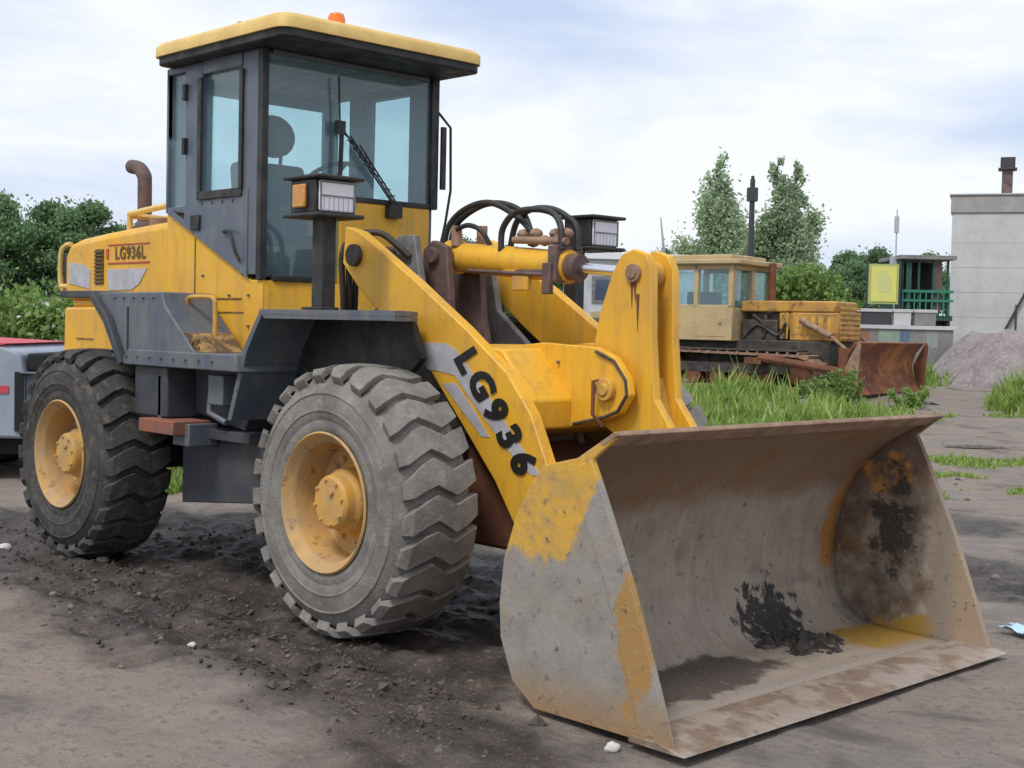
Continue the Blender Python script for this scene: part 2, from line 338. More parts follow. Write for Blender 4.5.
def leaves_mesh(name, clumps, n, leaf, material, seed, aspect=0.6):
    rg = np.random.default_rng(seed); wts = np.array([c[3][0]*c[3][1]*c[3][2] for c in clumps])**0.75; wts /= wts.sum()
    idx = rg.choice(len(clumps), n, p=wts); C = np.array([c[:3] for c in clumps])[idx]; Rr = np.array([c[3] for c in clumps])[idx]
    dv = rg.normal(size=(n, 3)); dv /= np.linalg.norm(dv, axis=1)[:, None]; rad = rg.random(n)**0.5*(1+0.42*np.abs(rg.normal(size=n))*(rg.random(n) < .35))
    P = C + dv*Rr*rad[:, None]
    a = rg.normal(size=(n, 3)) + dv*0.6; a /= np.linalg.norm(a, axis=1)[:, None]
    b = rg.normal(size=(n, 3)); b -= (b*a).sum(1)[:, None]*a; b /= np.linalg.norm(b, axis=1)[:, None]; c = np.cross(a, b)
    sz = leaf*(0.6+0.8*rg.random(n))[:, None]
    V = np.stack([P-b*sz, P+c*sz*aspect, P+b*sz, P-c*sz*aspect], 1).reshape(-1, 3)
    me = bpy.data.meshes.new(name); me.vertices.add(4*n); me.vertices.foreach_set('co', V.ravel())
    me.loops.add(4*n); me.loops.foreach_set('vertex_index', np.arange(4*n)); me.polygons.add(n)
    me.polygons.foreach_set('loop_start', np.arange(n)*4); me.polygons.foreach_set('loop_total', np.full(n, 4)); me.update(); me.validate()
    me.materials.append(M[material]); return me
def make_tree(name, label, cat, group, h, wd, style, material, n, leaf, seed, loc=(0, 0, 0), base=0.25):
    rg = random.Random(seed); root = empty(name, loc); tag(root, label, cat, group)
    tr = MB(); clumps = []
    ln = [(0, 0, -0.2)] + [(rg.uniform(-.02, .02)*h*k/6, rg.uniform(-.02, .02)*h*k/6, h*0.93*k/6) for k in range(1, 7)]
    tr.tube(spline(ln, 3), 0.022*h + 0.03, 8, 0.012)
    if style == 'poplar':
        for k in range(34):
            z = h*(base + (0.97-base)*k/33); f = (k/33); rr = wd*0.5*(0.60+0.45*math.sin(PI*min(1, f*0.8+0.2)))*(1-0.62*max(0, f-0.55)/0.45)
            an = rg.uniform(0, 2*PI); q = rr*rg.uniform(0.15, 0.85); x, y = q*math.cos(an), q*math.sin(an); s = rr*rg.uniform(0.20, 0.48)+0.06
            clumps.append((x, y, z, (s, s, s*1.5))); tr.tube([(0, 0, z-rr*0.9), (x*0.5, y*0.5, z-rr*0.3), (x, y, z+s*0.5)], 0.05, 5, 0.012)
    else:
        for k in range(44):
            u = rg.uniform(0, 1); z = h*(base + (0.9-base)*u); rr = wd*0.5*math.sin(PI*(0.18+0.74*u))
            an = rg.uniform(0, 2*PI); q = rr*rg.uniform(0.2, 0.9); x, y = q*math.cos(an), q*math.sin(an); s = wd*rg.uniform(0.08, 0.17)
            clumps.append((x, y, z, (s, s, s*0.85))); tr.tube([(0, 0, max(0, z-rr*0.7)), (x*0.5, y*0.5, z-rr*0.25), (x, y, z)], 0.05, 5, 0.012)
    tr.build('trunk', 'bark', root, smooth=60)
    me = leaves_mesh('crown', clumps, n, leaf, material, seed); o = bpy.data.objects.new('crown', me); COL.objects.link(o); o.parent = root
    return root
def put(o, s, t, dz=0.0, rz=0.0, sc=1.0):
    x, y = W(s, t); o.location = (x, y, gz(x, y)+dz); o.rotation_euler = (0, 0, rz); o.scale = (sc,)*3; return o

# pale poplars behind the bulldozer
p1 = put(make_tree('poplar_tree', 'pale loose poplar left of the dark lamp pole', 'tree', 'pale poplars', 9.1, 4.0, 'poplar', 'leaf_pale', 23000, 0.09, 11, base=0.1), 8.85, 60, sc=.95)
p2 = put(make_tree('poplar_tree', 'tall poplar just right of the dark lamp pole', 'tree', 'pale poplars', 8.5, 2.9, 'poplar', 'leaf_pale', 21000, 0.085, 12, base=0.1), 10.55, 55, sc=.94)
p3 = put(make_tree('poplar_tree', 'rightmost narrow poplar with greener crown', 'tree', 'pale poplars', 8.6, 2.7, 'poplar', 'leaf_pale', 21000, 0.085, 13, base=0.1), 11.5, 55.8, sc=.93)
put(make_tree('leafy_tree', 'bright green low tree under the poplars behind the bulldozer', 'tree', None, 3.3, 3.6, 'round', 'leaf_bright', 9000, 0.09, 21, base=0.2), 9.6, 45)
# dark tree rows
protoA = make_tree('deciduous_tree', None, 'tree', None, 6.0, 4.4, 'round', 'leaf_dark', 42000, 0.085, 31, base=0.06)
protoB = make_tree('deciduous_tree', None, 'tree', None, 6.2, 4.0, 'round', 'leaf_dark', 42000, 0.085, 32, base=0.05)
spots = []
for i in range(26): spots.append((-27.5 + i*1.06 + rnd.uniform(-.3, .3), 47 + (i % 3)*1.8 + rnd.uniform(-1, 1), rnd.uniform(0.80, .87)*(1 if i < 13 else .86 if i < 17 else .76), 'L'))
for i in range(12): spots.append((-6 + i*3.0 + rnd.uniform(-.5, .5), 88 + rnd.uniform(-3, 4), rnd.uniform(0.95, 1.12), 'M'))
for i in range(15): spots.append((13.0 + i*1.6 + rnd.uniform(-.3, .3), 76 + (i % 2)*4, rnd.uniform(0.78, 0.88), 'R'))
for i in range(10): spots.append((32.0 + i*3.2, 70 + rnd.uniform(-3, 3), rnd.uniform(0.9, 1.1), 'R'))
cnt = {'L': ('dark green broadleaf tree in the row behind the loader\'s engine hood', 'dark trees behind the loader hood'),
       'M': ('dark distant tree in the far row behind loader arm and white hut', 'far trees behind the hut'),
       'R': ('dark green tree in the row between poplars and grey building', 'dark trees by the grey building')}
for i, (s, t, sc, k) in enumerate(spots):
    if i == 0: o = protoA
    elif i == 1: o = protoB
    else: o = copy_tree(protoA if i % 2 else protoB)
    o['label'] = cnt[k][0]; o['group'] = cnt[k][1]
    put(o, s, t, 0, rnd.uniform(0, 6.28), sc)

# light bushes at the left, behind the parked truck
def bush(name, label, s, t, h, wd, material, n, leaf, seed, flowers=0, group=None):
    root = empty(name); tag(root, label, 'bush', group); rg = random.Random(seed); cl = []; st = MB()
    for k in range(22):
        an = rg.uniform(0, 2*PI); q = wd*0.5*rg.uniform(0, 0.8); x, y = q*math.cos(an), q*math.sin(an); z = h*rg.uniform(0.2, 0.85)*(1-0.4*(q/(wd*.5))**2); s_ = wd*rg.uniform(0.10, 0.17)
        cl.append((x, y, z, (s_, s_, s_))); st.tube([(x*0.2, y*0.2, -0.05), (x*0.7, y*0.7, z*0.6), (x, y, z+s_*0.6)], 0.018, 5, 0.005)
    st.build('stem', 'bark', root, smooth=60)
    o = bpy.data.objects.new('foliage', leaves_mesh('foliage', cl, n, leaf, material, seed)); COL.objects.link(o); o.parent = root
    if flowers:
        o = bpy.data.objects.new('blossom', leaves_mesh('blossom', [(c[0], c[1], c[2]+.04, tuple(q*1.05 for q in c[3])) for c in cl[:9]], flowers, leaf*0.8, 'flower', seed+5)); COL.objects.link(o); o.parent = root
    return put(root, s, t)
bush('leafy_bush', 'light green leafy bush at left edge above the silver truck', -7.1, 17.5, 2.15, 3.0, 'leaf_bright', 22000, 0.05, 41)
bush('flowering_bush', 'green bush dotted with white blossom behind the loader\'s rear corner', -5.55, 17.0, 2.0, 2.0, 'leaf_bright', 14000, 0.045, 42, 700)
bush('low_bush', 'low bright bush beyond the flowering one, beside the rear wheel', -5.0, 21.0, 1.2, 2.6, 'leaf_bright', 6000, 0.05, 43)

# grass: many blades, one object per stretch
def grass(label, pts, n, h, seed, spread=0.25, name='grass', wmul=1.0):
    rg = np.random.default_rng(seed); V = []; F = []
    P = np.array(pts, float)
    for i in range(n):
        k = rg.integers(len(P)); cx, cy, rx, ry = P[k]; a = rg.uniform(0, 2*PI); q = math.sqrt(rg.random())*(1+0.25*math.sin(3*a+k)+0.15*math.sin(7*a))
        s, t = cx + rx*q*math.cos(a), cy + ry*q*math.sin(a); x, y = W(s, t)
        if fbm(x, y, 0.9) < -0.18: continue
        z = gz(x, y)-0.04; hh = h*(0.30+0.75*rg.random())*(1.05-0.5*q)*(0.75+1.1*max(0, fbm(x+7, y, 1.7)+.3))*(1.9 if rg.random() < .03 else 1); an = rg.uniform(0, 2*PI); w_ = 0.010*wmul*(0.7+rg.random()); lean = spread*hh
        la = rg.uniform(0, 2*PI); lx, ly = math.cos(la)*lean, math.sin(la)*lean; wx, wy = math.cos(an)*w_, math.sin(an)*w_; o = len(V)
        V += [(x-wx, y-wy, z), (x+wx, y+wy, z), (x+lx*0.4+wx*0.8, y+ly*0.4+wy*0.8, z+hh*0.6), (x+lx*0.4-wx*0.8, y+ly*0.4-wy*0.8, z+hh*0.6), (x+lx*1.3, y+ly*1.3, z+hh)]
        F += [(o, o+1, o+2, o+3), (o+3, o+2, o+4)]
    me = bpy.data.meshes.new(name); me.from_pydata(V, [], F); me.materials.append(M['grass']); o = bpy.data.objects.new(name, me); COL.objects.link(o)
    tag(o, label, 'grass', kind='stuff'); return o
grass('bright green grass strip between the bucket and the bulldozer', [(3.2, 19.5, 1.6, 2.2), (3.9, 18.2, 1.1, 1.5), (4.0, 21.5, 2.0, 2.2), (2.9, 23, 1.7, 1.6), (3.8, 23.4, 1.4, 1.2)], 80000, 0.33, 51, wmul=1.6)
grass('scattered short grass tufts right of the bucket', [(4.7, 14.4, .5, .35), (5.4, 15.6, .6, .4), (4.2, 12.6, .3, .2), (5.9, 20.5, 1.6, .5), (6.6, 24.3, .9, .4), (5.2, 13.2, .6, .25), (6.6, 22.5, 1.2, .5), (7.4, 21.5, .8, .3)], 5200, 0.10, 52, wmul=1.3)
grass('tall grass tuft at the right edge in front of the gravel mound', [(8.5, 22.3, .6, .5), (9.0, 22.0, .9, .8), (9.6, 22.4, .9, .7), (9.3, 24, .9, .7)], 11000, 0.55, 53, wmul=1.8)
grass('grass seen under the loader between its wheels', [(-3.1, 12.4, .5, .5), (-3.3, 13.2, .9, .6), (-2.4, 14.2, 1.4, .8), (-5.5, 15.0, 1.5, .8)], 11000, 0.22, 54, wmul=1.3)
grass('rough weeds along the far side of the yard', [(8, 30, 3, 2), (-2, 24, 4, 3), (12, 30, 2, 1.5), (5, 31, 3, 2)], 12000, 0.35, 55, wmul=2.5)
def weed(label, s, t, h, n, seed):
    root = empty('weed_clump'); tag(root, label, 'weed', 'weed clumps by the rusty blade'); rg = random.Random(seed); st = MB(); cl = []
    for k in range(n):
        a = rg.uniform(0, 2*PI); q = rg.uniform(0, 0.32); x, y = q*math.cos(a), q*math.sin(a); hh = h*rg.uniform(0.55, 1.0)
        st.tube([(x*0.5, y*0.5, -0.04), (x, y, hh*0.5), (x*1.3, y*1.3, hh)], 0.008, 4, 0.003)
        for m in range(5): cl.append((x*(.6+.14*m), y*(.6+.14*m), hh*(0.18+0.18*m), (0.07, 0.07, 0.08)))
    st.build('stem', 'grass', root); o = bpy.data.objects.new('foliage', leaves_mesh('foliage', cl, 1500, 0.03, 'leaf_bright', seed)); COL.objects.link(o); o.parent = root
    return put(root, s, t)
weed('leafy weed clump standing in front of the left half of the rusty blade', 5.65, 22.6, 0.72, 10, 61)
weed('shorter weed clump left of the rusty blade, near the track', 5.15, 22.9, 0.5, 8, 62)
weed('small weed clump at the foot of the blade\'s right half', 6.75, 22.8, 0.32, 7, 63)

# ------------------------------------------------------------------ stones and litter
def stone(label, x, y, r, material, seed, name='stone', cat='stone', flat=0.7, group=None):
    bm = bmesh.new(); bmesh.ops.create_icosphere(bm, subdivisions=2, radius=r)
    for v in bm.verts: v.co *= 1+0.35*noise.noise(v.co/r*1.3+Vector((seed, 0, 0))); v.co.z *= flat
    me = bpy.data.meshes.new(name); bm.to_mesh(me); bm.free(); me.materials.append(M[material]); me.polygons.foreach_set('use_smooth', [True]*len(me.polygons))
    o = bpy.data.objects.new(name, me); COL.objects.link(o); o.location = (x, y, ground_z(x, y)+r*flat*0.55); tag(o, label, cat, group); return o
M['white_stone'] = mat('chalky_stone', (0.62, 0.60, 0.58), 0.8, c2=(0.45, 0.43, 0.40), sc=30)
M['grey_stone'] = mat('grey_stone', (0.22, 0.19, 0.165), 0.9, c2=(0.14, 0.12, 0.10), sc=20)
M['blue_plastic'] = mat('pale_blue_plastic', (0.42, 0.66, 0.80), 0.35, c2=(0.55, 0.74, 0.84), sc=20)
stone('chalky white stone on the ground beside the near edge of the bucket', 3.45, -1.30, 0.030, 'white_stone', 1)
stone('pale stone lying between the loader\'s wheels by the rear tyre', -1.25, -0.95, 0.045, 'white_stone', 2)
stone('pale stone at the foot of the rear tyre, on its left', -1.95, -1.28, 0.05, 'white_stone', 3)
stone('small tan stone on the edge of the dark mud in the foreground', 1.08, -1.66, 0.026, 'white_stone', 4)
stone('flat pale rock at the left edge of the picture behind the rear tyre', -3.35, -0.95, 0.17, 'white_stone', 5, flat=0.35)
for i in range(34):
    if i < 14: x, y = rnd.uniform(-2.4, 2.2), rnd.uniform(-2.3, -1.3)
    else: x, y = rnd.uniform(-1.5, 3.2), rnd.uniform(1.9, 10)
    stone('loose grey pebble on the dirt around the loader', x, y, rnd.uniform(0.010, 0.024) * (1 if i < 14 else 1.6), 'grey_stone', i+20, name='pebble', cat='pebble', group='loose pebbles in the yard')
b = MB(); g = 9
vs = [(0.13*(i/g-.5)*2*(1+.2*math.sin(j)), 0.08*(j/g-.5)*2, 0.016*math.sin(i*1.3)*math.cos(j*1.1)+0.022) for j in range(g+1) for i in range(g+1)]
b.add(vs, [(j*(g+1)+i, j*(g+1)+i+1, (j+1)*(g+1)+i+1, (j+1)*(g+1)+i) for j in range(g) for i in range(g)])
o = b.build('plastic_scrap', 'blue_plastic', None, smooth=70); o.location = (3.60, 1.78, 0.0); sm = o.modifiers.new('t', 'SOLIDIFY'); sm.thickness = 0.004
tag(o, 'crumpled pale blue plastic scrap on the ground at the bucket\'s far corner', 'litter')

# clods of mud churned up by the wheels: too many to count
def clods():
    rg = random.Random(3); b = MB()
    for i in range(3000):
        a, bb = MUD_SHADE[rg.choice([0, 1, 1, 2, 2, 2, 2, 3, 3, 3, 4, 5, 6, 7, 8])]; t = rg.random(); x = a[0]+(bb[0]-a[0])*t+rg.gauss(0, .26); y = a[1]+(bb[1]-a[1])*t+rg.gauss(0, .26)
        if mud_shade(x, y) < 0.3 or x < -5: continue
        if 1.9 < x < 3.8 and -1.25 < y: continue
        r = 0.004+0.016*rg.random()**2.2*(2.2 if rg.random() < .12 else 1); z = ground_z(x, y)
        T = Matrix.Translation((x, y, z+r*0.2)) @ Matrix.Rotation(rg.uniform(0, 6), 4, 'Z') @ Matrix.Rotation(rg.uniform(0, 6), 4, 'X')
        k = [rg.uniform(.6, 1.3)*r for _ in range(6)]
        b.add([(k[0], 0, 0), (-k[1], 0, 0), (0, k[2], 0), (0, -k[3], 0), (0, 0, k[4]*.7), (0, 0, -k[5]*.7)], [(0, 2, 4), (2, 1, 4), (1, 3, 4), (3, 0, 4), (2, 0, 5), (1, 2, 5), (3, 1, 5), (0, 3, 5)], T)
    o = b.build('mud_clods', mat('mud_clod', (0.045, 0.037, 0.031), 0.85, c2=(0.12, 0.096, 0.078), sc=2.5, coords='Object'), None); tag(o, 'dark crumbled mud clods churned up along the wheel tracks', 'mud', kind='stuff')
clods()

# ================================================================== THE WHEEL LOADER
L = empty('wheel_loader'); tag(L, 'yellow and grey wheel loader with its big worn bucket lowered to the ground', 'wheel loader')

def wheel(x, side, matt):
    root = empty('wheel'); root.parent = L
    # mesh built for outward = -y
    b = MB(); prof = [(.330, -1.135), (.345, -1.150), (.375, -1.158), (.40, -1.152), (.415, -1.160), (.440, -1.163), (.443, -1.168), (.452, -1.168), (.455, -1.165), (.50, -1.162), (.525, -1.157), (.528, -1.162), (.536, -1.160), (.540, -1.152), (.585, -1.130), (.622, -1.085), (.636, -1.03), (.642, -.93),
                 (.636, -.83), (.622, -.775), (.585, -.730), (.53, -.705), (.47, -.694), (.40, -.70), (.345, -.715), (.330, -.73)]
    b.lathe_y(prof, 96)
    n = 25; mid = -.93
    # zigzag lugs running right across the tread and down over the shoulders
    path = [(-.207, -.050, .585), (-.222, -.044, .620), (-.192, -.030, .655), (-.120, .012, .668), (-.055, .036, .672), (0.0, .008, .674), (.055, -.020, .672), (.120, .004, .668), (.192, .034, .655), (.222, .044, .620), (.207, .050, .585)]
    inn = [.575, .600, .618, .625, .630, .632, .630, .625, .618, .600, .575]
    for k in range(n):
        th = 2*PI*k/n; o = []; vs = []
        jit = 0.0
        for (yy, off, ro), ri in zip(path, inn):
            hw = (0.060 if abs(yy) < .15 else 0.054 if abs(yy) < .2 else 0.042) + .004*math.sin(k*2.3+yy*20)
            for (rr, w_) in ((ri, hw*1.12), (ro, hw)):
                for sg in (-1, 1):
                    a = th + (off + sg*w_)/0.66 + jit
                    y2 = mid + yy*(1.0 if rr == ro else 0.93)
                    vs.append((rr*math.cos(a), y2, rr*math.sin(a)))
        fs = []; m = len(path)
        for i in range(m-1):
            p, q = i*4, (i+1)*4
            fs += [(p+2, p+3, q+3, q+2), (p+0, p+2, q+2, q+0), (p+3, p+1, q+1, q+3), (p+1, p+0, q+0, q+1)]
        fs += [(0, 1, 3, 2), ((m-1)*4+2, (m-1)*4+3, (m-1)*4+1, (m-1)*4)]
        b.add(vs, fs)
    T = Matrix.Translation((x, 0, .66))
    if side > 0: T = T @ Matrix.Rotation(PI, 4, 'Z')
    def fin(mb, name, material, bevel=0, smooth=40):
        mb.v = [tuple(T @ Vector(v)) for v in mb.v]; o = mb.build(name, material, root, bevel=bevel, smooth=smooth); return o
    fin(b, 'tyre', matt, bevel=0.008, smooth=38)
    r = MB(); r.lathe_y([(.328, -1.13), (.342, -1.150), (.346, -1.160), (.338, -1.168), (.326, -1.160), (.318, -1.140), (.298, -1.128), (.290, -1.110), (.283, -1.04), (.274, -.96), (.258, -.945), (.235, -.94), (.20, -.94), (.18, -.935), (.18, -.80), (.33, -.74)], 72)
    fin(r, 'rim', 'rim_dusty')
    h = MB(); h.lathe_y([(.185, -.93), (.185, -.96), (.165, -.975), (.158, -1.04), (.138, -1.062), (.132, -1.105), (.118, -1.120), (.04, -1.126), (.0001, -1.126)], 48)
    for k in range(12):
        a = 2*PI*k/12; h.tube([(.222*math.cos(a), -.935, .222*math.sin(a)), (.222*math.cos(a), -.965, .222*math.sin(a))], .013, 6)
    for k in range(8):
        a = 2*PI*k/8+.2; h.tube([(.108*math.cos(a), -1.11, .108*math.sin(a)), (.108*math.cos(a), -1.134, .108*math.sin(a))], .009, 6)
    h.tube([(.03, -1.12, .05), (.03, -1.14, .05)], .016, 8)
    fin(h, 'hub', 'rim', bevel=0.002)
    return root
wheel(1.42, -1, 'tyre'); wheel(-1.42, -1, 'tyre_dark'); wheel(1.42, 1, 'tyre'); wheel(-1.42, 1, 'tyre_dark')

def P_(name, mb, m, parent=L, bevel=0.006, smooth=None): return mb.build(name, m, parent, bevel=bevel, smooth=smooth)

# chassis -----------------------------------------------------------
b = MB()
for s in (-1, 1):
    b.prism([(-2.45, .75), (-2.45, 1.25), (-.4, 1.25), (.10, 1.05), (.10, .55), (-.6, .55)], s*.36-.02, s*.36+.02)
b.box(-2.4, 0.0, -.34, .34, .62, .90); b.box(-2.35, -.2, -.34, .34, 1.1, 1.3)
P_('rear_chassis', b, 'slate_dark')
b = MB()
for s in (-1, 1):
    b.prism([(.20, .52), (.20, 1.35), (.70, 1.62), (.88, 2.02), (1.02, 2.02), (1.12, 1.62), (1.72, 1.18), (1.85, .70), (1.6, .45), (.6, .42)], s*.27-.022, s*.27+.022)
b.box(.3, 1.7, -.25, .25, .50, .66); b.box(.25, 1.0, -.25, .25, 1.2, 1.3); b.box(1.55, 1.75, -.25, .25, .7, 1.05)
P_('front_chassis', b, 'steel_grey')
b = MB(); b.cyl((0, 0, .45), (0, 0, 1.25), .10); b.box(-.14, .2, -.2, .2, .50, .56); b.box(-.14, .2, -.2, .2, 1.15, 1.21)
P_('centre_hinge', b, 'inner_dark')
for x in (1.42, -1.42):
    b = MB(); b.cyl((x, -.86, .66), (x, .86, .66), .13, 24); b.ball((x, 0, .66), (.30, .26, .28), 20); P_('axle', b, 'inner_dark', smooth=60, bevel=0)
b = MB(); b.prism([(-.55, .42), (-.55, .86), (.26, .90), (.42, .62), (.28, .50)], -.78, -.40); b.box(-.7, .3, -.86, -.60, .84, .90)
P_('side_frame', b, 'slate_dark')
b = MB(); b.box(-.56, -.16, -1.07, -.82, .865, .945); P_('boarding_step', b, 'redrust')
b = MB(); b.box(-.30, -.12, -.99, -.80, .80, .93); P_('step_bracket', b, 'slate')
b = MB(); b.box(-.50, -.46, -.98, -.92, .93, 1.2); P_('step_bracket', b, 'slate')

# cab -----------------------------------------------------------------
X0, X1, YC = -1.0, .09, .65
cabr = empty('cab'); cabr.parent = L
b = MB()
b.prism([(X0, 1.34), (X0, 2.20), (-.96, 2.19), (-.03, 1.77), (X1, 1.77), (X1, 1.34)], -YC, -YC+.05)
b.prism([(X0, 1.34), (X0, 2.20), (-.96, 2.19), (-.03, 1.77), (X1, 1.77), (X1, 1.34)], YC-.05, YC)
b.box(X1-.05, X1, -YC+.05, YC-.05, 1.34, 1.77); b.box(X1-.05, X1, -.10, YC-.05, 1.77, 2.27); b.box(X0, X0+.05, -YC+.05, YC-.05, 1.34, 2.25)
P_('body_panel', b, 'yellow', cabr, bevel=.008)
b = MB()
# lines of the side access door, as raised seams
b.box(-.655, -.645, -YC-.004, -YC, 1.66, 2.03); b.box(-.65, -.12, -YC-.004, -YC, 1.655, 1.665); b.box(-.93, -.1, -YC-.004, -YC, 1.575, 1.583)
P_('panel_seam', b, 'louvre', cabr, bevel=0)
b = MB()
for s in (-1, 1):
    y0, y1 = (-YC-.012, -YC+.06) if s < 0 else (YC-.06, YC+.012)
    b.box(-.76, -.57, y0, y1, 2.20, 3.10); b.box(-.12, .042, y0, y1, 1.80, 3.10); b.box(X0, -.98, y0, y1, 2.2, 3.1)
    b.box(-.57, -.135, y0, y1, 3.02, 3.10); b.box(-.57, -.135, y0, y1, 2.22, 2.30); b.box(-.98, -.76, y0, y1, 3.06, 3.10); b.box(-.98, -.76, y0, y1, 2.19, 2.235)
b.box(X0-.002, X0+.019, -YC+.063, -YC+.12, 2.2, 3.098); b.box(X0-.002, X0+.019, YC-.12, YC-.063, 2.2, 3.098); b.box(X0, X0+.019, -.527, .527, 2.98, 3.1)
b.box(X0, X0+.018, -.527, .527, 2.2, 2.30)
b.box(X1-.05, X1, -YC+.06, YC-.06, 3.075, 3.10)
P_('cab_frame', b, 'cab_grey', cabr, bevel=.006)
b = MB()
for s in (-1, 1):
    y0, y1 = (-YC-.016, -YC+.065) if s < 0 else (YC-.045, YC+.016)
    b.box(.045, X1+.004, y0, y0+.045 if s < 0 else y1, 1.77 if s < 0 else 2.27, 3.10)
b.box(X1-.02, X1+.006, -YC+.07, -.24, 1.765, 1.80); b.box(X1-.02, X1+.006, -.10, YC-.05, 2.268, 2.30)
P_('front_pillar', b, 'black', cabr, bevel=.004)
b = MB(); b.prism([(-.95, 2.215), (-.76, 2.19), (-.76, 2.13), (-.045, 1.80), (-.045, 2.30), (-.57, 2.24), (-.76, 2.215)], -YC-.018, -YC-.002); b.prism([(-.94, 2.19), (-.03, 1.78), (-.045, 1.84), (-.92, 2.22)], -YC-.022, -YC-.018)
d = P_('door', b, 'cab_grey', cabr, bevel=.003)
b = MB(); b.box(-.60, -.56, -YC-.03, -YC-.014, 2.30, 3.0); b.box(-.135, -.10, -YC-.03, -YC-.014, 2.3, 3.0); b.box(-.60, -.10, -YC-.03, -YC-.014, 2.26, 2.31); P_('window_seal', b, 'black', cabr, bevel=.003)
b = MB(); b.box(-.66, -.56, -YC-.035, -YC-.018, 2.08, 2.17); P_('door_lock', b, 'black', cabr, bevel=.003)
for z in (2.55, 2.88): b = MB(); b.box(-.765, -.735, -YC-.04, -YC, z, z+.10); P_('door_hinge', b, 'black', cabr, bevel=.003)
b = MB(); b.tube(spline([(-.30, -YC-.02, 2.06), (-.18, -YC-.05, 2.05), (-.13, -YC-.05, 1.95), (-.10, -YC-.03, 1.88)], 4), .010, 6)
P_('door_handle', b, 'black', cabr, bevel=.003)
def pane(name, *a): bb = MB(); bb.box(*a); return bb.build(name, 'glass', cabr)
pane('windshield', X1-.025, X1-.019, -.62, -.10, 1.79, 3.09); bb = MB(); bb.box(X1-.025, X1-.019, -.098, .61, 2.29, 3.09); bb.build('windshield', 'glass', cabr)
for s in (-1, 1):
    y = s*(YC-.02)
    pane('side_window', -.58, -.12, y-.003, y+.003, 2.28, 3.04); pane('quarter_window', -.978, -.762, y-.003, y+.003, 2.22, 3.07)
pane('rear_window', X0+.02, X0+.026, -.54, .54, 2.29, 2.99)
b = MB(); b.box(X0+.02, X1-.03, -.63, .63, 3.055, 3.085); P_('headliner', b, 'steel_grey', cabr)
b = MB(); b.box(X0+.02, X1-.06, -.60, .60, 1.40, 1.45); b.box(-.98, -.2, .35, .58, 1.45, 2.12); b.box(-.98, -.80, -.55, .35, 1.45, 2.05); P_('cab_floor', b, 'slate_dark', cabr)
b = MB(); b.prism([(-.30, 1.45), (-.03, 1.45), (-.03, 2.2), (-.12, 2.28), (-.28, 2.22), (-.24, 2.0)], .02, .30); b.box(-.05, .02, -.15, .6, 1.5, 2.22); P_('dashboard', b, 'black', cabr)
st = MB(); st.box(-.86, -.30, -.24, .26, 1.85, 2.0); T = Matrix.Translation((-.80, 0, 1.95)) @ Matrix.Rotation(-.14, 4, 'Y'); st.box(-.06, .08, -.25, .27, 0, .62, T); st.box(-.6, -.4, -.1, .1, 1.45, 1.86)
so_ = P_('seat', st, 'seat', cabr, bevel=.04)
b = MB(); b.ball((-.80, 0, 2.74), (.075, .17, .14), 18); b.cyl((-.82, -.07, 2.5), (-.80, -.07, 2.7), .012, 8); b.cyl((-.82, .07, 2.5), (-.80, .07, 2.7), .012, 8); b.build('headrest', 'seat', cabr, smooth=60)
b = MB(); C0 = Vector((-.28, .10, 2.42)); ax = Vector((-.55, 0, .83)).normalized(); u1 = Vector((0, 1, 0)); u2 = ax.cross(u1)
b.tube([C0 + (u1*math.cos(t) + u2*math.sin(t))*.19 for t in np.linspace(0, 2*PI, 33)], .014, 8, cap=False)
for t in (.5, 2.6, 4.7): b.tube([C0, C0 + (u1*math.cos(t)+u2*math.sin(t))*.19], .010, 6)
b.tube([C0, C0 - ax*.35 + Vector((.08, 0, 0))], .025, 8); b.build('steering_wheel', 'black', cabr, smooth=50)
b = MB(); b.tube([(-.35, -.22, 1.8), (-.33, -.22, 2.2)], .012, 6); b.ball((-.33, -.22, 2.22), .03, 8); b.tube([(-.28, -.26, 1.8), (-.25, -.26, 2.15)], .012, 6); b.ball((-.25, -.26, 2.17), .03, 8); b.build('control_lever', 'black', cabr, smooth=50)
# roof
def rrect(x0, x1, y0, y1, r, n=5):
    o = []
    for cx, cy, a0 in ((x1-r, y1-r, 0), (x0+r, y1-r, 90), (x0+r, y0+r, 180), (x1-r, y0+r, 270)):
        for k in range(n+1): a = R(a0+90*k/n); o.append((cx+r*math.cos(a), cy+r*math.sin(a)))
    return o
RX0, RX1, RY0, RY1 = -.98, .47, -.79, .72
b = MB(); b.plan(rrect(RX0+.03, RX1-.02, RY0+.02, RY1-.02, .06), 3.10, 3.165); P_('roof_underside', b, 'black', cabr, bevel=.01)
b = MB(); lay = [(0, 3.150), (0, 3.205), (.022, 3.232), (.10, 3.250), (.30, 3.262)]; vs = []; fs = []; n = None
for ins, z in lay:
    rr = rrect(RX0+ins, RX1-ins, RY0+ins, RY1-ins, max(.03, .09-ins*.3)); n = len(rr); vs += [(x, y, z) for x, y in rr]
for i in range(len(lay)-1): fs += [(i*n+k, i*n+(k+1) % n, (i+1)*n+(k+1) % n, (i+1)*n+k) for k in range(n)]
fs += [tuple(range(n))[::-1], tuple(range((len(lay)-1)*n, len(lay)*n))]
b.add(vs, fs); b.box(-.5, .0, -.3, .3, 3.25, 3.275); P_('roof', b, 'yellow_roof', cabr, smooth=50, bevel=0)
b = MB(); b.lathe_y([(.055, -.04), (.055, .10), (.045, .13), (.02, .14), (.0001, .14)], 20, Matrix.Translation((-.12, .0, 3.30)) @ Matrix.Rotation(R(90), 4, 'X')); b.build('beacon', 'beacon', cabr, smooth=40)
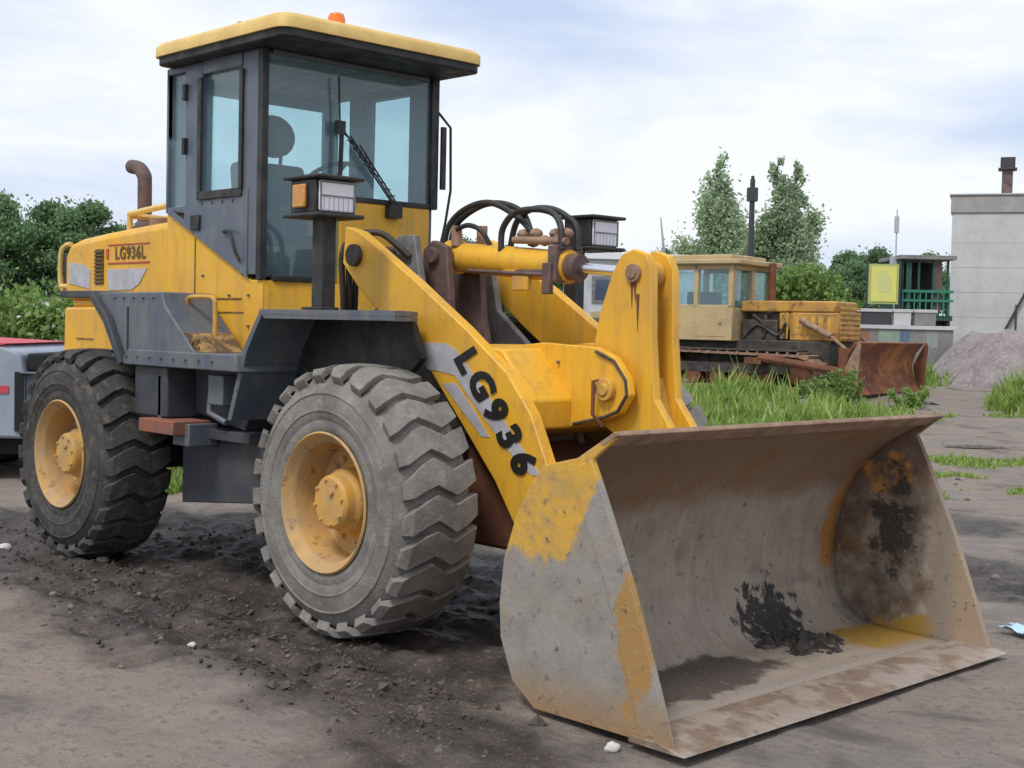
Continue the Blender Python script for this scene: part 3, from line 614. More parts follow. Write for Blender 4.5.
b = MB(); b.ball((-.75, -.55, 3.265), (.03, .03, .02), 8); b.ball((-.25, -.6, 3.28), (.03, .03, .025), 8); b.build('roof_bolt', 'steel_grey', cabr, smooth=60)
# wipers
b = MB(); xw = X1+.02
b.tube([(xw, -.12, 2.52), (xw+.01, -.15, 3.00)], .006, 6); b.tube([(xw+.01, -.13, 2.40), (xw+.01, -.12, 2.72)], .014, 6); b.box(xw-.01, xw+.02, -.16, -.10, 2.66, 2.74); P_('wiper', b, 'black', cabr, bevel=0)
b = MB()
for dy in (0, .035, .075): b.tube([(xw, .30+dy*.5, 2.26), (xw+.01, -.12+dy*1.8, 2.70-dy*1.2)], .006, 6)
for k in range(9): q = k/8; b.tube([(xw, .24-.36*q, 2.32+.36*q), (xw, .30-.30*q, 2.33+.28*q)], .004, 4)
b.box(xw-.02, xw+.03, .24, .34, 2.19, 2.27); P_('wiper', b, 'black', cabr, bevel=0)
# far side mirror and its arm
b = MB(); b.box(.10, .12, .67, .71, 2.40, 2.80); b.tube([(.08, .66, 2.9), (.12, .74, 2.8), (.12, .75, 2.4), (.10, .73, 2.2), (.10, .68, 2.0)], .010, 6); P_('mirror', b, 'black', cabr, bevel=.006)

# hood ----------------------------------------------------------------
hd = empty('engine_hood'); hd.parent = L
b = MB()
ys = .62
def hood_sec(x, zt): return [(x, -ys, 1.66), (x, -ys, zt-.05), (x, -ys+.02, zt-.018), (x, -ys+.06, zt), (x, ys-.06, zt), (x, ys-.02, zt-.018), (x, ys, zt-.05), (x, ys, 1.66)]
secs = [hood_sec(-1.0, 2.16), hood_sec(-1.3, 2.15), hood_sec(-1.9, 2.115), hood_sec(-2.3, 2.085), hood_sec(-2.42, 2.06), hood_sec(-2.47, 2.00)]
vs = [v for s in secs for v in s]; fs = [(i*8+j, i*8+(j+1) % 8, (i+1)*8+(j+1) % 8, (i+1)*8+j) for i in range(5) for j in range(8)] + [tuple(range(8)), tuple(range(40, 48))[::-1]]
b.add(vs, fs); P_('hood_shell', b, 'yellow', hd, bevel=.006, smooth=30)
b = MB()
b.box(-2.02, -1.90, -ys-.006, -ys, 1.76, 2.00)
for k in range(9): b.box(-2.02, -1.90, -ys-.016, -ys-.006, 1.77+.026*k, 1.78+.026*k)
P_('louvre', b, 'louvre', hd, bevel=0)
b = MB(); b.prism([(-2.42, 1.77), (-2.42, 1.92), (-2.20, 1.90), (-2.10, 1.86), (-2.10, 1.73)], -ys-.005, -ys); b.prism([(-1.82, 1.72), (-1.85, 1.86), (-1.30, 1.86), (-1.40, 1.76), (-1.50, 1.72)], -ys-.005, -ys)
P_('pale_sticker', b, 'white_decal', hd, bevel=0)
b = MB(); b.box(-1.84, -1.27, -ys-.005, -ys, 1.895, 1.905); b.box(-1.84, -1.27, -ys-.005, -ys, 2.02, 2.028); b.box(-1.86, -1.83, -ys-.005, -ys, 1.93, 2.0); P_('red_stripe', b, 'red_decal', hd, bevel=0)
Mx = Matrix.Translation((-1.53, -ys-.004, 1.963)) @ Matrix(((1, 0, 0, 0), (0, 0, -1, 0), (0, 1, 0, 0), (0, 0, 0, 1)))
text_part('lettering', 'LG936L', .115, 'louvre', hd, Mx, .002, .003, spacing=1.15)
b = MB(); b.tube(spline([(-2.55, -.60, 1.72), (-2.58, -.61, 1.78), (-2.58, -.61, 1.98), (-2.53, -.60, 2.04), (-2.44, -.60, 2.05)], 4), .018, 8); b.tube([(-2.58, -.61, 1.75), (-2.47, -.60, 1.75)], .018, 8); P_('lamp_guard', b, 'yellow_roof', hd, bevel=0)
b = MB(); b.box(-2.55, -2.475, -.605, -.52, 1.77, 1.99); P_('tail_lamp', b, 'black', hd)
b = MB(); b.tube(spline([(-2.05, -.35, 2.08), (-2.05, -.35, 2.24), (-1.98, -.35, 2.27), (-1.3, -.35, 2.31), (-1.22, -.35, 2.28), (-1.22, -.35, 2.1)], 4), .022, 8)
b.tube([(-2.0, .1, 2.08), (-2.0, .1, 2.25), (-1.3, .1, 2.28), (-1.3, .1, 2.1)], .02, 8); b.tube([(-2.03, -.35, 2.25), (-2.0, .1, 2.25)], .02, 8); P_('guard_rail', b, 'yellow_roof', hd, bevel=0)
b = MB(); b.cyl((-1.9, -.15, 2.08), (-1.9, -.15, 2.24), .12, 20); b.box(-1.75, -1.45, -.25, .0, 2.1, 2.2); b.cyl((-1.6, -.12, 2.2), (-1.6, -.12, 2.26), .05); P_('air_cleaner', b, 'rust_pale', hd, smooth=40)
b = MB(); b.tube(spline([(-2.27, -.12, 2.0), (-2.27, -.12, 2.5), (-2.29, -.12, 2.58), (-2.36, -.12, 2.63), (-2.47, -.12, 2.65)], 5), .052, 14, cap=False); b.lathe_y([(.07, 0), (.07, .10), (.05, .12)], 16, Matrix.Translation((-2.27, -.12, 2.12)) @ Matrix.Rotation(R(90), 4, 'X')); o = P_('exhaust_pipe', b, 'exhaust', hd, bevel=0, smooth=50)
s_ = o.modifiers.new('s', 'SOLIDIFY'); s_.thickness = .006
# counterweight below hood
b = MB(); b.prism([(-2.52, .95), (-2.50, 1.60), (-1.20, 1.62), (-1.62, 1.25), (-2.0, 1.2), (-2.2, .9)], -.62, .62); b.box(-2.46, -1.2, -.58, .58, 1.60, 1.665); P_('counterweight', b, 'yellow', L, bevel=.02)
b = MB(); b.box(-2.30, -2.04, -.628, -.62, 1.38, 1.385); P_('counterweight_seam', b, 'louvre', L, bevel=0)

# rear fenders, tanks and steps ----------------------------------------
for s in (-1, 1):
    b = MB(); y0, y1 = sorted((s*1.04, s*.60))
    b.prism([(-1.68, 1.655), (-1.68, 1.70), (-1.24, 1.70), (-1.03, 1.53), (-.84, 1.26), (-.88, 1.24), (-1.08, 1.50), (-1.27, 1.655)], y0, y1)
    P_('rear_fender', b, 'slate_dark', L, bevel=.006)
b = MB(); b.prism([(-1.25, 1.69), (-.43, 1.69), (-.40, 1.61), (-.05, 1.34), (-.84, 1.26), (-1.03, 1.53)], -1.0, -.66); P_('side_tank', b, 'slate', L, bevel=.01)
b = MB(); b.box(-.84, -.825, -1.006, -1.0, 1.31, 1.60); P_('tank_groove', b, 'black', L, bevel=0)
b = MB(); b.prism([(-.88, 1.25), (-.80, 1.345), (.40, 1.345), (.44, 1.25)], -1.02, -.62); P_('platform', b, 'slate', L, bevel=.008)
b = MB(); b.prism([(-.78, .95), (-.78, 1.25), (-.40, 1.25), (-.38, .95)], -.98, -.6); b.prism([(-.38, .98), (-.38, 1.25), (.36, 1.25), (.16, .90)], -.80, -.6); P_('battery_box', b, 'slate_dark', L, bevel=.01)
b = MB(); b.box(-.02, .14, -.93, -.80, 1.05, 1.22); b.tube([(-.1, -.85, 1.2), (-.05, -.9, 1.0), (.1, -.88, .95)], .02, 8); P_('filter_housing', b, 'slate', L, bevel=.01)
b = MB(); b.prism([(-.60, 1.345), (-.60, 1.44), (-.36, 1.47), (-.10, 1.45), (.02, 1.345)], -.98, -.72)
P_('tread_plate', b, 'tread', L, bevel=.005)
bm_ = MB(); rg = random.Random(9)
for k in range(80):
    x = rg.uniform(-.56, -.04); z = rg.uniform(1.36, 1.45); bm_.box(x-.012, x+.012, -.99, -.975, z-.006, z+.006)
P_('tread_studs', bm_, 'louvre', L, bevel=0)
b = MB(); b.tube(spline([(-.42, -.84, 1.35), (-.42, -.84, 1.60), (-.40, -.84, 1.655), (-.34, -.84, 1.665), (-.18, -.84, 1.665), (-.12, -.84, 1.655), (-.10, -.84, 1.60), (-.10, -.84, 1.35)], 3), .014, 8); P_('grab_rail', b, 'yellow_worn', L, bevel=0)

# front fenders ----------------------------------------------------------
for s in (-1, 1):
    y0, y1 = sorted((s*.98, s*.60)); b = MB()
    b.prism([(.27, .98), (.42, 1.38), (.58, 1.595), (1.40, 1.595), (1.40, 1.57), (.60, 1.57), (.46, 1.37), (.31, .98)], y0, y1)
    ya, yb = s*.98, s*.60
    b.plan([(1.40, ya), (1.73, ya), (1.62, s*.80), (1.44, yb), (1.40, yb)][::-s], 1.57, 1.595)
    y2, y3 = sorted((s*.98, s*.972)); b.prism([(.60, 1.57), (1.73, 1.57), (1.73, 1.545), (.62, 1.545)], y2, y3)
    b.plan([(1.73, ya), (1.62, s*.80), (1.44, yb), (1.41, yb), (1.59, s*.80), (1.70, ya)][::-s], 1.545, 1.568)
    P_('front_fender', b, 'slate', L, bevel=.006)
    b = MB(); y0, y1 = sorted((s*.62, s*.58)); b.prism([(.29, .95), (.43, 1.37), (.58, 1.56), (1.40, 1.56), (1.50, 1.36), (1.3, 1.2), (1.0, 1.3), (.7, 1.0)], y0, y1); P_('fender_liner', b, 'black', L, bevel=0)
    b = MB(); b.box(.70, .9, min(s*.575, s*.3), max(s*.575, s*.3), 1.2, 1.5); P_('fender_bracket', b, 'slate_dark', L)
# light towers
for s in (-1, 1):
    hl = empty('light_tower'); hl.parent = L; hl.location.z = 0 if s < 0 else -.055; b = MB(); y = s*(.90 if s < 0 else 1.12)
    yp = y if s < 0 else y-.16; b.box(.99, 1.09, yp-.04, yp+.04, 1.595 if s < 0 else 1.65, 2.08); b.box(.93, 1.10, yp-.06, yp+.06, 1.595 if s < 0 else 1.65, 1.61 if s < 0 else 1.665); P_('post', b, 'black', hl)
    yo = y-.115 if s < 0 else y+.135
    b = MB(); b.box(.90, 1.12, y-.115, y+.135, 2.085, 2.255); b.box(.86, 1.17, y-.14, y+.16, 2.255, 2.275); b.box(.86, 1.17, y-.14, y+.16, 2.062, 2.085); P_('housing', b, 'black', hl, bevel=.008)
    b = MB(); b.box(1.12, 1.138, y-.10, y+.12, 2.092, 2.248); o = P_('headlamp', b, 'lampglass', hl, bevel=.008)
    b = MB(); b.box(1.1385, 1.142, y-.10, y+.12, 2.166, 2.174); b.box(1.1385, 1.141, y-.10, y+.12, 2.235, 2.248); b.box(1.1385, 1.141, y-.10, y-.09, 2.092, 2.235); b.box(1.1385, 1.141, y+.11, y+.12, 2.092, 2.235)
    for k in range(7): b.box(1.1385, 1.1395, y-.075+.03*k, y-.073+.03*k, 2.095, 2.165)
    b.build('lens_frame', 'steel_grey', hl)
    b = MB(); a, c = sorted((yo, yo+.02*s)); b.box(.94, 1.05, a, c, 2.11, 2.23); P_('turn_signal', b, 'amber', hl, bevel=.008)
# grab rail and hoses between cab and front frame
b = MB()
for k in range(3): b.tube(spline([(.5+.04*k, -.40+.03*k, 1.2), (.62, -.46+.04*k, 1.6), (.70+.03*k, -.52+.03*k, 1.95), (.85, -.40, 2.03), (1.0, -.3, 1.9)], 6), .018, 8)
P_('hose_bundle', b, 'inner_dark', L, bevel=0, smooth=60)

# boom --------------------------------------------------------------------
bo = empty('boom'); bo.parent = L
arm = [(.72, 2.06), (.84, 2.03), (1.34, 1.75), (1.72, 1.52), (2.03, 1.31), (2.20, 1.12), (2.32, .88), (2.60, .86), (2.74, .42), (2.73, .22), (2.66, .16), (2.55, .25), (2.12, .56), (1.96, .78), (1.75, 1.00), (1.42, 1.34), (1.12, 1.53), (.85, 1.72), (.70, 1.86)]
for s in (-1, 1):
    y0, y1 = sorted((s*.53, s*.46)); b = MB(); b.prism(arm, y0, y1); a_ = P_('boom_arm', b, 'yellow', bo, bevel=.007)
    b = MB(); b.cyl((.82, s*.56, 1.90), (.82, s*.2, 1.90), .06); P_('arm_pin', b, 'inner_dark', bo, bevel=.004, smooth=40)
    b = MB(); b.cyl((2.68, s*.58, .30), (2.68, s*.40, .30), .055); P_('arm_pin', b, 'inner_dark', bo, bevel=.004, smooth=40)
b = MB(); b.prism([(1.52, 1.12), (1.52, 1.38), (1.62, 1.44), (1.92, 1.42), (2.14, 1.18), (2.14, 1.04), (2.0, 1.0)], -.46, .46); P_('cross_beam', b, 'yellow', bo, bevel=.01)
br = [(1.60, 1.10), (1.60, 1.42), (1.93, 1.455), (2.30, 1.44), (2.42, 1.395), (2.50, 1.30), (2.52, 1.22), (2.46, 1.13), (2.36, 1.09), (2.12, 1.04)]
for s in (-1, 1):
    y0, y1 = sorted((s*.19, s*.145)); b = MB(); b.prism(br, y0, y1); P_('pivot_bracket', b, 'yellow', bo, bevel=.006)
    b = MB(); b.tube([(2.30, s*.196, 1.42), (2.42, s*.196, 1.375), (2.495, s*.196, 1.29), (2.505, s*.196, 1.22), (2.45, s*.196, 1.14), (2.36, s*.196, 1.105), (2.16, s*.196, 1.06)], .008, 6); P_('grease_line', b, 'inner_dark', bo, bevel=0)
b = MB(); b.cyl((2.38, -.225, 1.24), (2.38, .225, 1.24), .055, 24); b.cyl((2.38, -.235, 1.24), (2.38, -.19, 1.24), .03, 16); P_('pivot_pin', b, 'yellow_worn', bo, smooth=40, bevel=.004)
b = MB(); b.tube([(2.33, -.20, 1.28), (2.33, -.24, 1.28), (2.33, -.24, 1.12), (2.36, -.2, 1.06)], .01, 6); P_('grease_hose', b, 'rust', bo, bevel=0)
# tilt lever: two plates
tl = empty('tilt_lever'); tl.parent = L
cr_ = [(2.44, 1.915), (2.37, 1.89), (2.31, 1.80), (2.24, 1.62), (2.19, 1.40), (2.18, 1.22), (2.24, 1.08), (2.42, .98), (2.60, .84), (2.70, .83), (2.75, .90), (2.74, 1.02), (2.60, 1.20), (2.57, 1.50), (2.56, 1.82), (2.52, 1.89)]
for s in (-1, 1):
    y0, y1 = sorted((s*.105, s*.055)); b = MB(); b.prism(cr_, y0, y1); P_('lever_plate', b, 'yellow', tl, bevel=.006)
b = MB(); b.box(2.28, 2.40, -.055, .055, 1.30, 1.62); b.prism([(2.30, 1.0), (2.30, 1.3), (2.52, 1.3), (2.60, 1.05), (2.5, .97)], -.055, .055); P_('lever_web', b, 'yellow_worn', tl)
b = MB(); b.cyl((2.455, -.125, 1.80), (2.455, .125, 1.80), .045, 20); b.cyl((2.455, -.132, 1.80), (2.455, -.10, 1.80), .028, 16); P_('lever_pin', b, 'rust_pale', tl, smooth=40, bevel=.003); b = MB(); b.cyl((2.66, -.14, .90), (2.66, .14, .90), .045, 20); P_('lever_pin', b, 'rust_pale', tl, smooth=40, bevel=.003)
b = MB()
for s in (-1, 1):
    y0, y1 = sorted((s*.145, s*.11)); b.prism([(2.60, .84), (2.62, .96), (2.72, .97), (2.86, .84), (2.83, .76), (2.75, .74)], y0, y1)
P_('bucket_link', b, 'yellow', tl)
b = MB()
for k, (z, a) in enumerate(((1.77, .14), (1.76, .10), (1.70, .18))): b.prism([(2.43+.02*k, z), (2.45+.02*k, z), (2.445+.02*k, z-a)], -.1075, -.105)
P_('rust_run', b, 'rust', tl, bevel=0)
# tilt cylinder
tc_ = empty('tilt_cylinder'); tc_.parent = L
A = Vector((1.02, 0, 1.915)); B = Vector((2.455, 0, 1.80)); D = (B-A).normalized()
b = MB(); b.cyl(A, A+D*.92, .082, 28); b.tube([A+D*.84, A+D*.90], .088, 28); b.tube([A-D*.02, A+D*.06], .094, 28); P_('barrel', b, 'yellow', tc_, smooth=40, bevel=.004)
b = MB(); b.tube([A+D*.915, A+D*.985], .068, 24); b.build('seal_ring', 'exhaust', tc_, smooth=40)
b = MB(); b.cyl(A+D*.98, B-D*.05, .027, 20); P_('rod', b, 'chrome', tc_, smooth=40, bevel=0)
b = MB(); b.tube([B-D*.11, B+D*.03], .05, 16); b.cyl(B+Vector((0, -.05, 0)), B+Vector((0, .05, 0)), .065, 20); P_('rod_eye', b, 'yellow_worn', tc_, smooth=40)
b = MB(); b.box(1.62, 1.90, -.10, .10, 1.80, 1.83); b.box(1.86, 1.92, -.10, .10, 1.76, 1.95); b.box(1.84, 1.90, -.12, -.09, 1.70, 1.86)
b.tube([(1.25, -.09, 1.83), (1.85, -.1, 1.80)], .012, 6); P_('gland', b, 'exhaust', tc_, bevel=.008)
b = MB(); b.box(1.50, 1.78, -.085, -.06, 1.80, 1.83); b.box(1.60, 1.72, -.10, -.07, 1.72, 1.80); P_('pipe_clamp', b, 'yellow_worn', tc_)
b = MB(); b.prism([(.92, 1.45), (.92, 1.95), (1.0, 2.0), (1.12, 1.96), (1.16, 1.6), (1.24, 1.3)], -.14, -.095); b.prism([(.92, 1.45), (.92, 1.95), (1.0, 2.0), (1.12, 1.96), (1.16, 1.6), (1.24, 1.3)], .095, .14); b.cyl((1.02, -.17, 1.915), (1.02, .17, 1.915), .045); P_('cylinder_mount', b, 'exhaust', L, smooth=40)
# hydraulic hoses over the cylinder
for k, pts in enumerate([
    [(.92, .0, 1.70), (.93, 0, 1.90), (.97, 0, 2.08), (1.12, 0, 2.18), (1.32, 0, 2.20), (1.52, 0, 2.12), (1.66, .0, 2.02)],
    [(.88, .07, 1.70), (.90, .07, 1.92), (.96, .07, 2.10), (1.16, .07, 2.195), (1.34, .07, 2.20), (1.50, .07, 2.14), (1.60, .05, 2.00)],
    [(1.46, -.05, 1.93), (1.47, -.05, 2.05), (1.56, -.05, 2.13), (1.70, -.04, 2.145), (1.82, -.03, 2.12), (1.90, -.05, 2.05), (1.92, -.06, 1.93)],
    [(1.42, .05, 1.93), (1.47, .05, 2.09), (1.58, .05, 2.155), (1.74, .05, 2.15), (1.86, .05, 2.10), (1.93, .04, 2.04), (1.95, .03, 1.93)],
    [(1.12, -.07, 2.06), (1.2, -.05, 2.08), (1.3, -.04, 2.04), (1.34, 0, 1.94)]]):
    b = MB(); b.tube(spline(pts, 6), .017 if k < 4 else .014, 8)
    P_('hydraulic_hose', b, 'black', L, bevel=0, smooth=60)
b = MB()
for k in range(7): b.ball((1.58+.055*k, .02*math.sin(k*2), 2.0+.02*math.cos(k*3)), (.035, .04, .03), 8)
b.tube([(1.55, -.04, 1.99), (1.95, -.05, 1.97)], .02, 8); P_('hose_manifold', b, 'rust_pale', L, bevel=0, smooth=50)
for x, y in ((1.1, -.05), (1.22, .03)): b = MB(); b.cyl((x, y, 1.97), (x, y, 2.08), .03); P_('hose_fitting', b, 'rust_pale', L, bevel=0, smooth=50)
# lift cylinders
for s in (-1, 1):
    lc = empty('lift_cylinder'); lc.parent = L; y = s*.36; A = Vector((.80, y, 1.02)); B = Vector((2.0, y, .84)); D = (B-A).normalized()
    b = MB(); b.cyl(A, A+D*.78, .07, 20); P_('barrel', b, 'exhaust', lc, smooth=40); b = MB(); b.cyl(A+D*.77, B, .032, 16); P_('rod', b, 'chrome', lc, smooth=40, bevel=0)
    b = MB(); b.cyl(B+Vector((0, -.06, 0)), B+Vector((0, .06, 0)), .06); P_('cylinder_end', b, 'inner_dark', lc, smooth=40); b = MB(); b.tube(spline([(1.1, y-.08*1, 1.1), (1.5, y-.1, 1.2), (1.62, y-.1, 1.05), (1.6, y-.08, .8)], 5), .018, 8); P_('cylinder_hose', b, 'inner_dark', lc, smooth=40)
b = MB(); b.prism([(1.60, .42), (1.60, 1.0), (1.92, .86), (2.06, .60), (1.98, .42)], -.40, .40); P_('front_cover', b, 'rust', L, bevel=.02)
# decals and lettering on the near arm
b = MB(); yA = -.5335
b.prism([(1.36, 1.385), (1.40, 1.44), (1.58, 1.44), (1.66, 1.41), (1.90, 1.20), (2.10, 1.00), (2.28, .84), (2.22, .83), (2.05, .94), (1.82, 1.13), (1.66, 1.28), (1.52, 1.30), (1.45, 1.30)], yA, yA+.003)
b.prism([(1.56, 1.235), (1.66, 1.245), (1.80, 1.12), (1.92, .99), (1.86, .99), (1.74, 1.09)], yA, yA+.003)
P_('arm_stripe', b, 'white_decal', bo, bevel=0)
def XZ(cx, cz, ang, y): return Matrix.Translation((cx, y, cz)) @ Matrix(((1, 0, 0, 0), (0, 0, -1, 0), (0, 1, 0, 0), (0, 0, 0, 1))) @ Matrix.Rotation(ang, 4, 'Z')
for ch, x, z in (('L', 1.735, 1.370), ('G', 1.845, 1.250), ('9', 1.950, 1.130), ('3', 2.050, 1.012), ('6', 2.145, .897)):
    text_part('letter', ch, .205, 'blackdecal', bo, XZ(x, z, R(-50), yA-.004), .002, .010, shear=0.25)

# bucket -------------------------------------------------------------------
def bucket_mat(name, side):
    m = bpy.data.materials.new(name); m.use_nodes = True; t = m.node_tree; b = t.nodes['Principled BSDF']; b.inputs['Roughness'].default_value = 0.62; b.inputs['Specular IOR Level'].default_value = .4
    tcn = t.nodes.new('ShaderNodeTexCoord'); sp = t.nodes.new('ShaderNodeSeparateXYZ'); t.links.new(tcn.outputs['Object'], sp.inputs[0])
    def nz(s, det=7, rg=.62, vec=None):
        n = t.nodes.new('ShaderNodeTexNoise'); n.inputs['Scale'].default_value = s; n.inputs['Detail'].default_value = det; n.inputs['Roughness'].default_value = rg; t.links.new(vec or tcn.outputs['Object'], n.inputs['Vector']); return n.outputs['Fac']
    def rng(src, lo, hi, inv=False):
        r = t.nodes.new('ShaderNodeMapRange'); r.inputs['From Min'].default_value = lo; r.inputs['From Max'].default_value = hi
        if inv: r.inputs['To Min'].default_value = 1; r.inputs['To Max'].default_value = 0
        t.links.new(src, r.inputs['Value']); return r.outputs[0]
    def mth(op, a, c):
        x = t.nodes.new('ShaderNodeMath'); x.operation = op
        for k, q in ((0, a), (1, c)):
            if isinstance(q, (int, float)): x.inputs[k].default_value = q
            else: t.links.new(q, x.inputs[k])
        return x.outputs[0]
    def mix(f, a, c):
        x = t.nodes.new('ShaderNodeMixRGB'); t.links.new(f, x.inputs['Fac'])
        for k, q in ((1, a), (2, c)):
            if isinstance(q, tuple): x.inputs[k].default_value = (*q, 1)
            else: t.links.new(q, x.inputs[k])
        return x.outputs[0]
    def blob(cx, cy, cz, rx, ry, rz, soft=.35, ns=5.0, amt=.9):
        soft *= .45; amt *= 1.3
        a = mth('POWER', mth('DIVIDE', mth('SUBTRACT', sp.outputs[0], cx), rx), 2); c = mth('POWER', mth('DIVIDE', mth('SUBTRACT', sp.outputs[1], cy), ry), 2); e = mth('POWER', mth('DIVIDE', mth('SUBTRACT', sp.outputs[2], cz), rz), 2)
        d = mth('ADD', mth('SQRT', mth('ADD', mth('ADD', a, c), e), 0), mth('MULTIPLY', mth('SUBTRACT', nz(ns), .5), amt)); return rng(d, 1-soft, 1.0, True)
    mp = t.nodes.new('ShaderNodeMapping'); mp.inputs['Scale'].default_value = (1, 6, 1) if not side else (1, 1, 1); t.links.new(tcn.outputs['Object'], mp.inputs[0])
    z = sp.outputs[2]; n1 = nz(2.2); n2 = nz(7); n3 = nz(24)
    zz = mth('ADD', z, mth('MULTIPLY', mth('SUBTRACT', n1, .5), .28))
    if side:
        c = mix(rng(n2, .38, .68), (0.31, 0.285, 0.255), (0.225, 0.205, 0.18)); c = mix(rng(n1, .55, .68), c, (0.33, 0.26, 0.18))
        zs = mth('ADD', mth('SUBTRACT', z, mth('MULTIPLY', mth('MAXIMUM', mth('SUBTRACT', sp.outputs[0], 3.10), 0), 1.9)), mth('MULTIPLY', mth('SUBTRACT', nz(9, 10, .7), .5), .30))
        c = mix(rng(zs, .60, .63), c, mix(rng(nz(12), .45, .62), (0.62, 0.35, 0.05), (0.46, 0.29, 0.09))); c = mix(rng(z, .02, .20, True), c, (0.30, 0.19, 0.10))
        c = mix(blob(3.47, -1.2, .38, .09, .5, .32, .5, 7, 1.8), c, (0.36, 0.21, 0.07))
    else:
        c = mix(rng(n2, .35, .7), (0.36, 0.30, 0.24), (0.275, 0.225, 0.18))
        sc_ = t.nodes.new('ShaderNodeMapping'); sc_.inputs['Scale'].default_value = (.6, 9, .6); t.links.new(tcn.outputs['Object'], sc_.inputs[0])
        c = mix(mth('MULTIPLY', rng(nz(5, 8, .6, sc_.outputs[0]), .50, .72), .35), c, (0.15, 0.115, 0.09)); c = mix(mth('MULTIPLY', rng(nz(11, 6, .6, sc_.outputs[0]), .60, .70), .5), c, (0.45, 0.42, 0.38))
        c = mix(rng(zz, .70, .80), c, (0.23, 0.15, 0.10)); c = mix(mth('MULTIPLY', rng(nz(3.3), .5, .66), rng(zz, .55, .9)), c, (0.23, 0.115, 0.045))
        c = mix(rng(n1, .58, .70), c, (0.17, 0.14, 0.12))
        c = mix(blob(2.82, 1.12, .56, .20, .10, .28, .9, 6, 2.2), c, (0.38, 0.17, 0.045)); c = mix(blob(3.07, 1.2, .83, .14, .1, .10, .5, 7, 1.3), c, (0.62, 0.28, 0.06))
        c = mix(mth('MULTIPLY', rng(sp.outputs[1], 1.186, 1.188), rng(n2, .3, .6)), c, (0.13, 0.095, 0.07)); c = mix(blob(3.12, 1.20, .55, .13, .06, .28, .8, 9, 3.0), c, (0.06, 0.048, 0.04)); c = mix(blob(3.25, 1.0, .03, .26, .34, .12, .35, 6), c, (0.30, 0.18, 0.035))
        c = mix(blob(2.95, .50, .16, .22, .26, .22, .4, 11, 2.0), c, (0.03, 0.026, 0.023)); c = mix(rng(sp.outputs[0], 3.30, 3.40), c, (0.27, 0.225, 0.185))
        c = mix(blob(3.12, -.55, .02, .22, .75, .07, .35, 4, 1.3), c, (0.09, 0.072, 0.06))
        c = mix(rng(sp.outputs[0], 3.42, 3.5), c, (0.36, 0.27, 0.19))
    c = mix(rng(n3, .6, .72), c, (0.11, 0.08, 0.06)); c = mix(rng(nz(60, 3), .64, .72), c, (0.34, 0.31, 0.28))
    t.links.new(c, b.inputs['Base Color'])
    bp = t.nodes.new('ShaderNodeBump'); bp.inputs['Strength'].default_value = .35; bp.inputs['Distance'].default_value = .01; t.links.new(mth('ADD', n3, n2), bp.inputs['Height']); t.links.new(bp.outputs[0], b.inputs['Normal'])
    return m
M['bucket_in'] = bucket_mat('worn_bucket_steel', False); M['bucket_side'] = bucket_mat('scraped_bucket_side', True)
M['edge'] = mat('worn_cutting_edge', (0.36, 0.30, 0.25), .45, c2=(0.25, 0.18, 0.13), sc=5, lo=.46, hi=.56, bump=.3, bsc=30, c3=(0.14, .09, .06), sc3=20, lo3=.6, hi3=.75, metal=0.2)
bk = empty('bucket'); bk.parent = L
prof = spline([(3.345, 0, 1.135), (3.18, 0, 1.04), (3.02, 0, .93), (2.88, 0, .76), (2.80, 0, .56), (2.775, 0, .36), (2.82, 0, .17), (2.94, 0, .05), (3.10, 0, .02), (3.45, 0, .012)], 5)
pr = [(p.x, p.z) for p in prof]
nY = 30; vs = []; fs = []; m = len(pr)
for j in range(nY+1):
    y = -1.19 + 2.38*j/nY
    for i, (x, z) in enumerate(pr):
        dn = 0.006*noise.noise(Vector((x*3, y*2.2, z*3))); vs.append((x+dn, y, z+dn*.3+.004))
fs = [(j*m+i, j*m+i+1, (j+1)*m+i+1, (j+1)*m+i) for j in range(nY) for i in range(m-1)]
b = MB(); b.add(vs, fs); o = b.build('shell', 'bucket_in', bk, smooth=60); so2 = o.modifiers.new('s', 'SOLIDIFY'); so2.thickness = .016; so2.offset = 0
side = [(3.345, 1.12), (3.225, 1.035), (3.29, .90), (3.44, .58), (3.58, .23), (3.66, .01), (2.93, .005), (2.79, .10), (2.72, .28), (2.72, .55), (2.77, .70), (2.87, .85), (3.0, 1.0), (3.2, 1.10)]
side = [(3.345, 1.145), (3.345, 1.115), (3.235, 1.03), (3.30, .90), (3.45, .58), (3.585, .23), (3.665, .008), (2.95, .004), (2.82, .09), (2.745, .26), (2.735, .40), (2.755, .58), (2.82, .76), (2.90, .90), (2.97, .985), (3.16, 1.03)]
for s in (-1, 1):
    y0, y1 = sorted((s*1.213, s*1.19)); b = MB(); b.prism(side, y0, y1); P_('side_plate', b, 'bucket_side' if s < 0 else 'bucket_in', bk, bevel=.004)
    y0, y1 = sorted((s*1.222, s*1.2135)); b = MB(); b.prism([(3.235, 1.03), (3.30, .90), (3.45, .58), (3.585, .23), (3.665, .008), (3.52, .006), (3.44, .25), (3.33, .55), (3.20, .82), (3.12, .98)], y0, y1); P_('side_cutter', b, 'bucket_side' if s < 0 else 'bucket_in', bk, bevel=.003)
b = MB(); b.prism([(3.47, .0), (3.47, .030), (3.62, .028), (3.735, .006), (3.735, .0)], -1.235, 1.235); P_('cutting_edge', b, 'edge', bk, bevel=.003)
b = MB(); b.prism([(3.27, 1.100), (3.35, 1.145), (3.362, 1.130), (3.29, 1.083)], -1.215, 1.235); P_('top_lip', b, 'rust_pale', bk, bevel=.004)
